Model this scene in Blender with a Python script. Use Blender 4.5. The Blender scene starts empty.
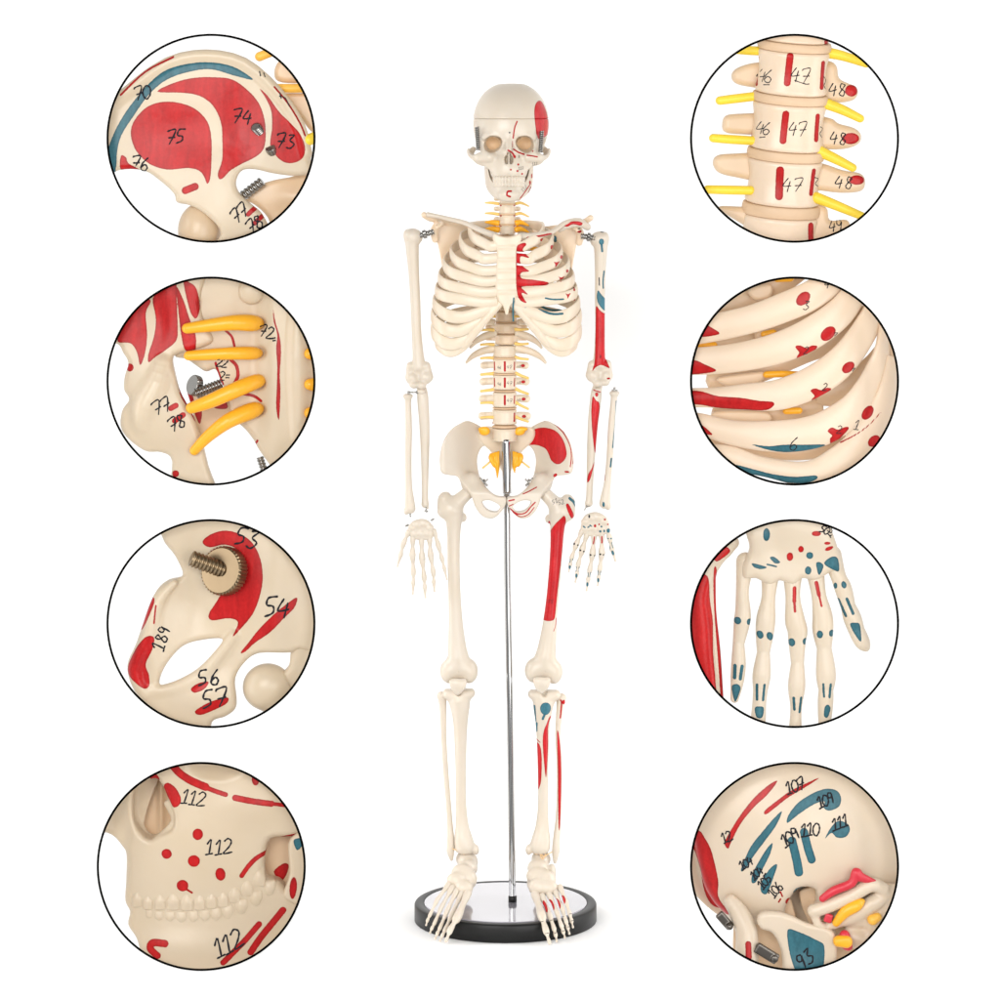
import bpy, math, random
import numpy as np
from mathutils import Vector
from mathutils.bvhtree import BVHTree

# ------------------------------------------------------------------ camera, light, exposure
SC = bpy.context.scene
MM = 0.001                    # one unit of the modelling grid is one millimetre
HORIZ = 125.0                 # the lens is level at this height of the picture (skull height)
DIST = 3150.0                 # camera distance to the plane of the steel post
EYE = 795.0                   # camera height above the table
cam_d = bpy.data.cameras.new("camera")
cam_d.sensor_width = 36.0
cam_d.lens = 36.0 * DIST / 1000.0
cam_d.shift_y = -(500 - HORIZ) / 1000.0
cam_d.clip_start = 0.05
cam_d.clip_end = 50.0
cam = bpy.data.objects.new("camera", cam_d)
cam.location = (0, -DIST * MM, EYE * MM)
cam.rotation_euler = (math.radians(90), 0, 0)
SC.collection.objects.link(cam)
SC.camera = cam

world = bpy.data.worlds.new("World")
SC.world = world
world.use_nodes = True
wn, wl = world.node_tree.nodes, world.node_tree.links
wn.clear()
w_out = wn.new("ShaderNodeOutputWorld")
w_bg = wn.new("ShaderNodeBackground")
w_bg.inputs["Strength"].default_value = 1.0
w_tc = wn.new("ShaderNodeTexCoord")
w_sep = wn.new("ShaderNodeSeparateXYZ")
w_at = wn.new("ShaderNodeMath"); w_at.operation = 'ARCTAN2'
w_map = wn.new("ShaderNodeMapRange")
w_map.inputs["From Min"].default_value = -math.pi
w_map.inputs["From Max"].default_value = math.pi
w_rmp = wn.new("ShaderNodeValToRGB")
cr = w_rmp.color_ramp
# azimuth 0.5 = +x side, 0.25 = towards the camera (-y), 0.75 = behind the backdrop
stops = [(0.0, 0.95), (0.07, 0.70), (0.10, 0.10), (0.135, 0.08), (0.16, 0.78), (0.222, 0.74), (0.234, 0.07), (0.278, 0.07),
         (0.290, 0.74), (0.345, 0.78), (0.37, 0.08), (0.40, 0.10), (0.43, 0.80), (0.50, 0.95), (0.55, 1.12), (0.95, 1.12)]
while len(cr.elements) < len(stops):
    cr.elements.new(0.5)
for e, (p, v) in zip(cr.elements, stops):
    e.position = p
for e, (p, v) in zip(cr.elements, stops):
    e.color = (v, v, v * 0.99, 1)
wl.new(w_tc.outputs["Generated"], w_sep.inputs[0])
wl.new(w_sep.outputs["Y"], w_at.inputs[0])
wl.new(w_sep.outputs["X"], w_at.inputs[1])
wl.new(w_at.outputs[0], w_map.inputs["Value"])
wl.new(w_map.outputs[0], w_rmp.inputs[0])
w_el = wn.new("ShaderNodeMapRange")          # the studio ceiling is darker than the walls
w_el.inputs["From Min"].default_value = 0.25; w_el.inputs["From Max"].default_value = 0.75
w_el.inputs["To Min"].default_value = 1.0; w_el.inputs["To Max"].default_value = 0.38
w_mul = wn.new("ShaderNodeMix"); w_mul.data_type = 'RGBA'; w_mul.blend_type = 'MULTIPLY'; w_mul.inputs["Factor"].default_value = 1
wl.new(w_sep.outputs["Z"], w_el.inputs["Value"])
wl.new(w_rmp.outputs[0], w_mul.inputs["A"]); wl.new(w_el.outputs[0], w_mul.inputs["B"])
wl.new(w_mul.outputs["Result"], w_bg.inputs[0])
wl.new(w_bg.outputs[0], w_out.inputs[0])


def area(name, loc, target, sx, sy, watts, col=(1, 1, 1)):
    d = bpy.data.lights.new(name, 'AREA')
    d.shape = 'RECTANGLE'
    d.size, d.size_y, d.energy, d.color = sx, sy, watts, col
    o = bpy.data.objects.new(name, d)
    o.location = loc
    o.rotation_euler = (Vector(target) - Vector(loc)).to_track_quat('-Z', 'Y').to_euler()
    SC.collection.objects.link(o)
    return o


area("key_softbox", (-0.75, -2.3, 0.95), (0, 0.1, 0.42), 1.5, 1.3, 38, (1.0, 0.985, 0.96))
area("fill_softbox", (1.0, -2.2, 0.45), (0, 0.1, 0.42), 1.5, 1.3, 27, (1.0, 0.99, 0.97))
area("small_lamp", (-0.45, -1.7, 1.15), (0, 0.1, 0.42), 0.10, 0.10, 2.6)
for sx in (-1, 1):
    tl = area("added_table_light", (sx * 0.75, -0.12, 0.42), (sx * 0.02, -0.06, 0.0), 0.25, 0.7, 0.3)  # unseen side lamps, added to whiten the table
    tl.data.spread = math.radians(50)
area("added_backdrop_light_a", (-1.1, -0.02, 0.45), (-0.25, 0.30, 0.42), 0.30, 1.5, 4.5)  # unseen pair of lamps, added to whiten the backdrop
area("added_backdrop_light_b", (1.1, -0.02, 0.45), (0.25, 0.30, 0.42), 0.30, 1.5, 4.5)

SC.view_settings.view_transform = 'Standard'
SC.view_settings.look = 'None'
SC.view_settings.exposure = 0.0
SC.view_settings.gamma = 1.0
SC.view_settings.use_curve_mapping = False
SC.render.engine = 'CYCLES'
SC.cycles.use_denoising = True
SC.cycles.max_bounces = 6
SC.cycles.diffuse_bounces = 4
SC.cycles.caustics_reflective = False
SC.cycles.caustics_refractive = False

# ------------------------------------------------------------------ materials
def mat_simple(name, col, rough=0.4, metal=0.0, noise=0.0, coat=0.0):
    m = bpy.data.materials.new(name)
    m.use_nodes = True
    n, l = m.node_tree.nodes, m.node_tree.links
    b = n["Principled BSDF"]
    b.inputs["Base Color"].default_value = (*col, 1)
    b.inputs["Roughness"].default_value = rough
    b.inputs["Metallic"].default_value = metal
    b.inputs["Coat Weight"].default_value = coat
    b.inputs["Coat Roughness"].default_value = 0.06
    if noise > 0:
        t = n.new("ShaderNodeTexCoord")
        x = n.new("ShaderNodeTexNoise"); x.inputs["Scale"].default_value = 90; x.inputs["Detail"].default_value = 5
        mr = n.new("ShaderNodeMapRange"); mr.inputs["To Min"].default_value = 1 - noise; mr.inputs["To Max"].default_value = 1 + noise
        mx = n.new("ShaderNodeMix"); mx.data_type = 'RGBA'; mx.blend_type = 'MULTIPLY'
        mx.inputs["Factor"].default_value = 1
        mx.inputs["A"].default_value = (*col, 1)
        l.new(t.outputs["Object"], x.inputs["Vector"]); l.new(x.outputs["Fac"], mr.inputs[0])
        l.new(mr.outputs[0], mx.inputs["B"]); l.new(mx.outputs["Result"], b.inputs["Base Color"])
        bp = n.new("ShaderNodeBump"); bp.inputs["Strength"].default_value = 0.12; bp.inputs["Distance"].default_value = 0.0006
        l.new(x.outputs["Fac"], bp.inputs["Height"]); l.new(bp.outputs[0], b.inputs["Normal"])
    return m


RED = (0.50, 0.014, 0.018)
BLUE = (0.048, 0.150, 0.195)


def mat_bone(name, col, red=RED, blue=BLUE, soft=0.14, nscale=160.0, sss=0.12):
    """painted PVC bone: paint edges come from the mesh attributes pr / pb / pk (signed distance in mm)"""
    m = bpy.data.materials.new(name)
    m.use_nodes = True
    n, l = m.node_tree.nodes, m.node_tree.links
    b = n["Principled BSDF"]
    t = n.new("ShaderNodeTexCoord")
    big = n.new("ShaderNodeTexNoise"); big.inputs["Scale"].default_value = nscale * 0.16; big.inputs["Detail"].default_value = 4
    fine = n.new("ShaderNodeTexNoise"); fine.inputs["Scale"].default_value = nscale * 3; fine.inputs["Detail"].default_value = 3
    l.new(t.outputs["Object"], big.inputs["Vector"]); l.new(t.outputs["Object"], fine.inputs["Vector"])
    ramp = n.new("ShaderNodeMix"); ramp.data_type = 'RGBA'
    ramp.inputs["A"].default_value = (col[0] * 0.97, col[1] * 0.945, col[2] * 0.89, 1)
    ramp.inputs["B"].default_value = (min(col[0] * 1.03, 1), min(col[1] * 1.045, 1), min(col[2] * 1.09, 1), 1)
    l.new(big.outputs["Fac"], ramp.inputs["Factor"])
    last = ramp.outputs["Result"]
    tot = None
    edge = n.new("ShaderNodeTexNoise"); edge.inputs["Scale"].default_value = nscale * 4.0; edge.inputs["Detail"].default_value = 2
    l.new(t.outputs["Object"], edge.inputs["Vector"])
    smap = n.new("ShaderNodeMapping"); smap.inputs["Scale"].default_value = (nscale * 1.6, nscale * 1.6, nscale * 0.28)
    smap.inputs["Rotation"].default_value = (0, 0.35, 0)
    stv = n.new("ShaderNodeTexNoise"); stv.inputs["Scale"].default_value = 1.0; stv.inputs["Detail"].default_value = 4
    l.new(t.outputs["Object"], smap.inputs[0]); l.new(smap.outputs[0], stv.inputs["Vector"])
    for att, c in (("pr", red), ("pb", blue), ("pk", (0.03, 0.03, 0.035))):
        a = n.new("ShaderNodeAttribute"); a.attribute_name = att
        ad = n.new("ShaderNodeMath"); ad.operation = 'MULTIPLY_ADD'
        ad.inputs[1].default_value = soft * 3.0
        l.new(edge.outputs["Fac"], ad.inputs[0]); l.new(a.outputs["Fac"], ad.inputs[2])
        mr = n.new("ShaderNodeMapRange"); mr.interpolation_type = 'SMOOTHSTEP'
        mr.inputs["From Min"].default_value = soft * 0.5; mr.inputs["From Max"].default_value = soft * 2.5
        mr.inputs["To Min"].default_value = 1; mr.inputs["To Max"].default_value = 0
        l.new(ad.outputs[0], mr.inputs["Value"])
        sh = n.new("ShaderNodeMix"); sh.data_type = 'RGBA'
        sh.inputs["A"].default_value = (c[0] * 0.78, c[1] * 0.75, c[2] * 0.75, 1)
        sh.inputs["B"].default_value = (min(c[0] * 1.18, 1), c[1] * 1.35, c[2] * 1.35, 1)
        l.new(fine.outputs["Fac"], sh.inputs["Factor"])
        # wet rim: the brush leaves a thicker, darker line along the border of each patch, and thin spots inside
        rim = n.new("ShaderNodeMapRange"); rim.inputs["From Min"].default_value = -soft * 7; rim.inputs["From Max"].default_value = -soft * 1.0
        rim.inputs["To Min"].default_value = 1.0; rim.inputs["To Max"].default_value = 0.72
        l.new(ad.outputs[0], rim.inputs["Value"])
        st = n.new("ShaderNodeMapRange"); st.inputs["From Min"].default_value = 0.3; st.inputs["From Max"].default_value = 0.7
        st.inputs["To Min"].default_value = 0.84; st.inputs["To Max"].default_value = 1.12
        l.new(stv.outputs["Fac"], st.inputs["Value"])
        mm1 = n.new("ShaderNodeMath"); mm1.operation = 'MULTIPLY'
        l.new(rim.outputs[0], mm1.inputs[0]); l.new(st.outputs[0], mm1.inputs[1])
        sh2 = n.new("ShaderNodeMix"); sh2.data_type = 'RGBA'; sh2.blend_type = 'MULTIPLY'; sh2.inputs["Factor"].default_value = 1
        l.new(sh.outputs["Result"], sh2.inputs["A"]); l.new(mm1.outputs[0], sh2.inputs["B"])
        mx = n.new("ShaderNodeMix"); mx.data_type = 'RGBA'
        l.new(mr.outputs[0], mx.inputs["Factor"]); l.new(last, mx.inputs["A"]); l.new(sh2.outputs["Result"], mx.inputs["B"])
        last = mx.outputs["Result"]
        if tot is None:
            tot = mr.outputs[0]
        else:
            mm = n.new("ShaderNodeMath"); mm.operation = 'MAXIMUM'
            l.new(tot, mm.inputs[0]); l.new(mr.outputs[0], mm.inputs[1]); tot = mm.outputs[0]
    l.new(last, b.inputs["Base Color"])
    rr = n.new("ShaderNodeMapRange"); rr.inputs["To Min"].default_value = 0.30; rr.inputs["To Max"].default_value = 0.27
    l.new(tot, rr.inputs[0]); l.new(rr.outputs[0], b.inputs["Roughness"])
    sp = n.new("ShaderNodeMapRange"); sp.inputs["To Min"].default_value = 0.42; sp.inputs["To Max"].default_value = 0.20
    l.new(tot, sp.inputs[0]); l.new(sp.outputs[0], b.inputs["Specular IOR Level"])
    if sss > 0:
        inv = n.new("ShaderNodeMath"); inv.operation = 'MULTIPLY_ADD'
        inv.inputs[1].default_value = -sss; inv.inputs[2].default_value = sss
        l.new(tot, inv.inputs[0]); l.new(inv.outputs[0], b.inputs["Subsurface Weight"])
        b.inputs["Subsurface Radius"].default_value = (1.0, 0.55, 0.28)
        b.inputs["Subsurface Scale"].default_value = 0.004
    bn = n.new("ShaderNodeTexNoise"); bn.inputs["Scale"].default_value = nscale * 0.42; bn.inputs["Detail"].default_value = 2
    l.new(t.outputs["Object"], bn.inputs["Vector"])
    bp = n.new("ShaderNodeBump"); bp.inputs["Strength"].default_value = 0.35; bp.inputs["Distance"].default_value = 0.0004
    mu = n.new("ShaderNodeTexNoise"); mu.inputs["Scale"].default_value = nscale; mu.inputs["Detail"].default_value = 6
    mu.inputs["Roughness"].default_value = 0.6
    l.new(t.outputs["Object"], mu.inputs["Vector"]); l.new(mu.outputs["Fac"], bp.inputs["Height"])
    bp2 = n.new("ShaderNodeBump"); bp2.inputs["Strength"].default_value = 0.55; bp2.inputs["Distance"].default_value = 0.10 / nscale
    l.new(bn.outputs["Fac"], bp2.inputs["Height"]); l.new(bp.outputs[0], bp2.inputs["Normal"])
    l.new(bp2.outputs[0], b.inputs["Normal"])
    return m


BONE = mat_bone("ivory_bone_plastic", (0.60, 0.53, 0.442))
BONE_TORSO = mat_bone("warm_bone_plastic", (0.69, 0.59, 0.465))
BONE_BOUNCE = mat_bone("bounce_tinted_bone_plastic", (0.71, 0.565, 0.415))  # warm light bouncing between the torso bones, put into the colour
BONE_BEIGE = mat_bone("beige_bone_closeup", (0.615, 0.51, 0.375), soft=0.22, nscale=110, red=(0.47, 0.013, 0.014), blue=(0.040, 0.130, 0.165))  # close-up copies of one plastic, each view's exposure put into the colour
BONE_FACE = mat_bone("face_bone_closeup", (0.605, 0.495, 0.36), soft=0.22, nscale=110, red=(0.47, 0.013, 0.014), blue=(0.040, 0.130, 0.165))
BONE_BRIGHT = mat_bone("bright_bone_closeup", (0.76, 0.61, 0.465), soft=0.22, nscale=110, red=(0.47, 0.013, 0.014), blue=(0.040, 0.130, 0.165))
BONE_MID = mat_bone("honey_bone_closeup", (0.72, 0.55, 0.385), soft=0.22, nscale=110, red=(0.47, 0.013, 0.014))  # warmer copy for set-back bones, their shade put into the colour
BONE_HAND = mat_bone("pale_hand_bone_closeup", (0.65, 0.555, 0.435), soft=0.22, nscale=110, red=(0.52, 0.016, 0.016), blue=(0.040, 0.130, 0.165))
BONE_TAN = mat_bone("tan_bone_closeup", (0.74, 0.55, 0.37), soft=0.22, nscale=110, red=(0.47, 0.013, 0.014), blue=(0.040, 0.130, 0.165))  # copy for deep parts, the amber shade of recesses put into the colour
DISC = mat_simple("cartilage_disc", (0.68, 0.48, 0.31), 0.5, noise=0.05)
NERVE = mat_simple("yellow_nerve_rubber", (0.90, 0.50, 0.07), 0.38, noise=0.06)
NERVE_DEEP = mat_simple("amber_nerve_rubber", (0.88, 0.42, 0.02), 0.33, noise=0.06)
NERVE_PALE = mat_simple("lemon_nerve_rubber", (0.90, 0.66, 0.05), 0.38, noise=0.06)
STEEL = mat_simple("brushed_steel", (0.30, 0.29, 0.275), 0.24, 1.0, noise=0.08)
CHROME = mat_simple("chromed_tube", (0.46, 0.46, 0.465), 0.09, 1.0)
BLACK = mat_simple("black_plastic_rim", (0.010, 0.010, 0.010), 0.36, noise=0.1)
BLACK.node_tree.nodes["Principled BSDF"].inputs["Specular IOR Level"].default_value = 0.22
NERVE_THIN = mat_simple("pale_yellow_nerve_rubber", (0.80, 0.54, 0.15), 0.4, noise=0.06)
INK = mat_simple("black_pen_ink", (0.02, 0.02, 0.025), 0.6)
RINGM = mat_simple("black_ring", (0.001, 0.001, 0.001), 0.9)
RINGM.node_tree.nodes["Principled BSDF"].inputs["Specular IOR Level"].default_value = 0
INK.node_tree.nodes["Principled BSDF"].inputs["Specular IOR Level"].default_value = 0.1
WHITE = mat_simple("white_paper", (0.95, 0.95, 0.95), 0.9)
WHITE.node_tree.nodes["Principled BSDF"].inputs["Specular IOR Level"].default_value = 0.1
SOCKET = mat_simple("socket_glow_tint", (0.70, 0.49, 0.30), 0.45, noise=0.06)  # warm glow inside the eye sockets, put into the lining's colour
GLOSS = mat_simple("glossy_plate", (0.40, 0.39, 0.44), 0.14, 0.35, coat=1.0)

# ------------------------------------------------------------------ mapping from the modelling grid to the world
class Aff:
    """a modelling grid: origin and scale of the sheet it is drawn on, z0 = its distance in front of the post"""
    def __init__(s, z0=0.0, ox=0.0, oy=0.0, sc=1.0):
        s.z0, s.ox, s.oy, s.sc = z0, ox, oy, sc
        s.f = (DIST - z0) / DIST

    def world(s, P):
        P = np.asarray(P, dtype=np.float64)
        X = s.ox + P[..., 0] * s.sc
        Y = s.oy + P[..., 1] * s.sc
        return np.stack([(X - 500) * s.f * MM, -(s.z0 + P[..., 2] * s.sc * s.f) * MM, (EYE - (Y - HORIZ) * s.f) * MM], -1)


A0 = Aff(0)


def U(x, y, z):
    """true millimetre position of a point measured on the sheet at depth z"""
    f = (DIST - z) / DIST
    return (500 + (x - 500) * f, HORIZ + (y - HORIZ) * f, z)


# ------------------------------------------------------------------ objects
def thing(name, label, cat, loc, group=None):
    o = bpy.data.objects.new(name, None)
    SC.collection.objects.link(o)
    o.location = loc
    o.empty_display_size = 0.02
    o["label"] = label
    o["category"] = cat
    if group:
        o["group"] = group
    return o


def origin_of(o):
    v = Vector((0, 0, 0))
    while o is not None:
        v += Vector(o.location)
        o = o.parent
    return np.array(v)


def link_mesh(name, V, F, mat, parent=None, smooth=True, label=None):
    """V world positions, F list/array of faces (quads array or list of tuples)"""
    me = bpy.data.meshes.new(name)
    off = origin_of(parent) if parent is not None else np.zeros(3)
    V = np.asarray(V, dtype=np.float64) - off
    if isinstance(F, np.ndarray) and F.ndim == 2:
        k = F.shape[1]
        me.vertices.add(len(V)); me.vertices.foreach_set("co", V.astype(np.float32).ravel())
        me.loops.add(F.size); me.loops.foreach_set("vertex_index", F.astype(np.int32).ravel())
        me.polygons.add(len(F)); me.polygons.foreach_set("loop_start", np.arange(0, F.size, k, dtype=np.int32))
        me.update(calc_edges=True)
    else:
        me.from_pydata([tuple(v) for v in V], [], [tuple(int(i) for i in f) for f in F])
    me.validate()
    if smooth:
        me.polygons.foreach_set("use_smooth", np.ones(len(me.polygons), dtype=bool))
    me.materials.append(mat)
    me.update()
    o = bpy.data.objects.new(name, me)
    SC.collection.objects.link(o)
    if parent is not None:
        o.parent = parent
    if label:
        o["label"] = label
    return o


def spline(pts, n=5, closed=True):
    P = np.array(pts, float)
    N = len(P)
    out = []
    rng = range(N) if closed else range(N - 1)
    for i in rng:
        if closed:
            a, b, c, d = P[(i - 1) % N], P[i], P[(i + 1) % N], P[(i + 2) % N]
        else:
            a, b, c, d = P[max(i - 1, 0)], P[i], P[i + 1], P[min(i + 2, N - 1)]
        for k in range(n):
            t = k / n
            out.append(0.5 * ((2 * b) + (c - a) * t + (2 * a - 5 * b + 4 * c - d) * t * t + (3 * b - a - 3 * c + d) * t ** 3))
    if not closed:
        out.append(P[-1])
    return np.array(out)


def seg_dist(x, y, P, closed):
    d = np.full(x.shape, 1e9)
    N = len(P)
    for i in range(N if closed else N - 1):
        a, b = P[i], P[(i + 1) % N]
        ex, ey = b[0] - a[0], b[1] - a[1]
        L = ex * ex + ey * ey + 1e-12
        t = np.clip(((x - a[0]) * ex + (y - a[1]) * ey) / L, 0, 1)
        dd = (x - a[0] - t * ex) ** 2 + (y - a[1] - t * ey) ** 2
        np.minimum(d, dd, out=d)
    return np.sqrt(d)


def poly_sdf(x, y, P):
    d = seg_dist(x, y, P, True)
    ins = np.zeros(x.shape, bool)
    N = len(P)
    for i in range(N):
        a, b = P[i], P[(i + 1) % N]
        if a[1] == b[1]:
            continue
        c = ((a[1] > y) != (b[1] > y)) & (x < (b[0] - a[0]) * (y - a[1]) / (b[1] - a[1]) + a[0])
        ins ^= c
    return np.where(ins, -d, d)


# paint items: (channel, kind, points, width)   kinds: poly, line, dot; all in the part's own grid
def paint(o, L, nz, items, sc, face=0.02):
    """L: local grid coords of the vertices, nz: how far each faces the front"""
    me = o.data
    x, y = L[:, 0], L[:, 1]
    for ch in ("r", "b", "k"):
        its = [i for i in items if i[0] == ch]
        if not its and ch == 'k':
            continue
        d = np.full(len(L), 50.0)
        for it in its:
            _, kind, pts = it[:3]
            w = it[3] if len(it) > 3 else 0
            if kind == 'dot':
                (cx, cy), (rx, ry) = pts, (w if isinstance(w, tuple) else (w, w))
                ang = it[4] if len(it) > 4 else 0
                ca, sa = math.cos(ang), math.sin(ang)
                u, v = (x - cx) * ca + (y - cy) * sa, -(x - cx) * sa + (y - cy) * ca
                k = np.sqrt((u / rx) ** 2 + (v / ry) ** 2)
                dd = (k - 1) * min(rx, ry)
                np.minimum(d, dd * sc, out=d)
                continue
            P = np.array(pts, float)
            if kind == 'poly':
                P = spline(P, 4, True)
            elif len(P) > 2:
                P = spline(P, 4, False)
            pad = w + 8 / sc
            m = (x > P[:, 0].min() - pad) & (x < P[:, 0].max() + pad) & (y > P[:, 1].min() - pad) & (y < P[:, 1].max() + pad)
            if not m.any():
                continue
            if kind == 'poly':
                dd = poly_sdf(x[m], y[m], P)
            else:
                dd = seg_dist(x[m], y[m], P, False) - w
            d[m] = np.minimum(d[m], dd * sc)
        d = np.maximum(d, (face - nz) * 6)
        a = me.attributes.new("p" + ch, 'FLOAT', 'POINT')
        a.data.foreach_set("value", d.astype(np.float32))


def need_attrs(o):
    for ch in ("r", "b", "k"):
        if o.data.attributes.get("p" + ch) is None:
            a = o.data.attributes.new("p" + ch, 'FLOAT', 'POINT')
            a.data.foreach_set("value", np.full(len(o.data.vertices), 50.0, np.float32))


def build(name, L, F, aff, mat, parent, items=(), smooth=True, label=None, face=0.02, proj=False):
    """grid coordinates -> object (handedness flips, so the winding is reversed)"""
    V = aff.world(L)
    if isinstance(F, np.ndarray):
        F = F[:, ::-1]
    else:
        F = [tuple(reversed(f)) for f in F]
    o = link_mesh(name, V, F, mat, parent, smooth, label)
    if not isinstance(F, np.ndarray):
        fix_normals(o)
    if proj:
        L = np.array(L, float)
        g = DIST / (DIST - L[:, 2])
        L[:, 0] = 500 + (L[:, 0] - 500) * g; L[:, 1] = HORIZ + (L[:, 1] - HORIZ) * g
    if mat.name.find("bone") >= 0:
        if items:
            nrm = np.zeros(len(o.data.vertices) * 3, np.float32)
            o.data.vertex_normals.foreach_get("vector", nrm)
            paint(o, np.asarray(L, float), -nrm.reshape(-1, 3)[:, 1], items, aff.sc, face)
        need_attrs(o)
    return o


# ------------------------------------------------------------------ signed distance solids -> mesh (surface nets)
def surfnet(f, lo, h):
    f[0], f[-1], f[:, 0], f[:, -1], f[:, :, 0], f[:, :, -1] = (h,) * 6
    s = f < 0
    nx, ny, nz = f.shape
    c = np.zeros((nx - 1, ny - 1, nz - 1), np.uint8)
    offs = [(i, j, k) for i in (0, 1) for j in (0, 1) for k in (0, 1)]
    for i, j, k in offs:
        c += s[i:nx - 1 + i, j:ny - 1 + j, k:nz - 1 + k]
    act = (c > 0) & (c < 8)
    I, J, K = np.nonzero(act)
    idx = np.full(c.shape, -1, np.int64)
    idx[I, J, K] = np.arange(len(I))
    corner = {o: f[I + o[0], J + o[1], K + o[2]] for o in offs}
    acc = np.zeros((len(I), 3)); cnt = np.zeros(len(I))
    for a in offs:
        for ax in range(3):
            if a[ax] == 1:
                continue
            b = list(a); b[ax] = 1; b = tuple(b)
            fa, fb = corner[a], corner[b]
            m = (fa < 0) != (fb < 0)
            t = np.where(m, fa / np.where(m, fa - fb, 1), 0)
            p = np.tile(np.array(a, float), (len(I), 1))
            p[:, ax] += t
            acc += p * m[:, None]; cnt += m
    V = np.stack([I, J, K], 1) + acc / cnt[:, None]
    V = V * h + np.array(lo)
    Q = []
    for ax in range(3):
        sl0 = [slice(1, -1)] * 3; sl1 = [slice(1, -1)] * 3
        sl0[ax] = slice(0, -1); sl1[ax] = slice(1, None)
        a, b = s[tuple(sl0)], s[tuple(sl1)]
        E = np.stack(np.nonzero(a != b), 1)
        if not len(E):
            continue
        inside_first = a[E[:, 0], E[:, 1], E[:, 2]]
        E = E + 1
        E[:, ax] -= 1
        u, v = [(1, 2), (2, 0), (0, 1)][ax]
        def g(du, dv):
            q = E.copy(); q[:, u] -= du; q[:, v] -= dv
            return idx[q[:, 0], q[:, 1], q[:, 2]]
        q = np.stack([g(1, 1), g(0, 1), g(0, 0), g(1, 0)], 1)
        q = np.where(inside_first[:, None], q, q[:, ::-1])
        Q.append(q)
    return V, np.concatenate(Q)


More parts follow.
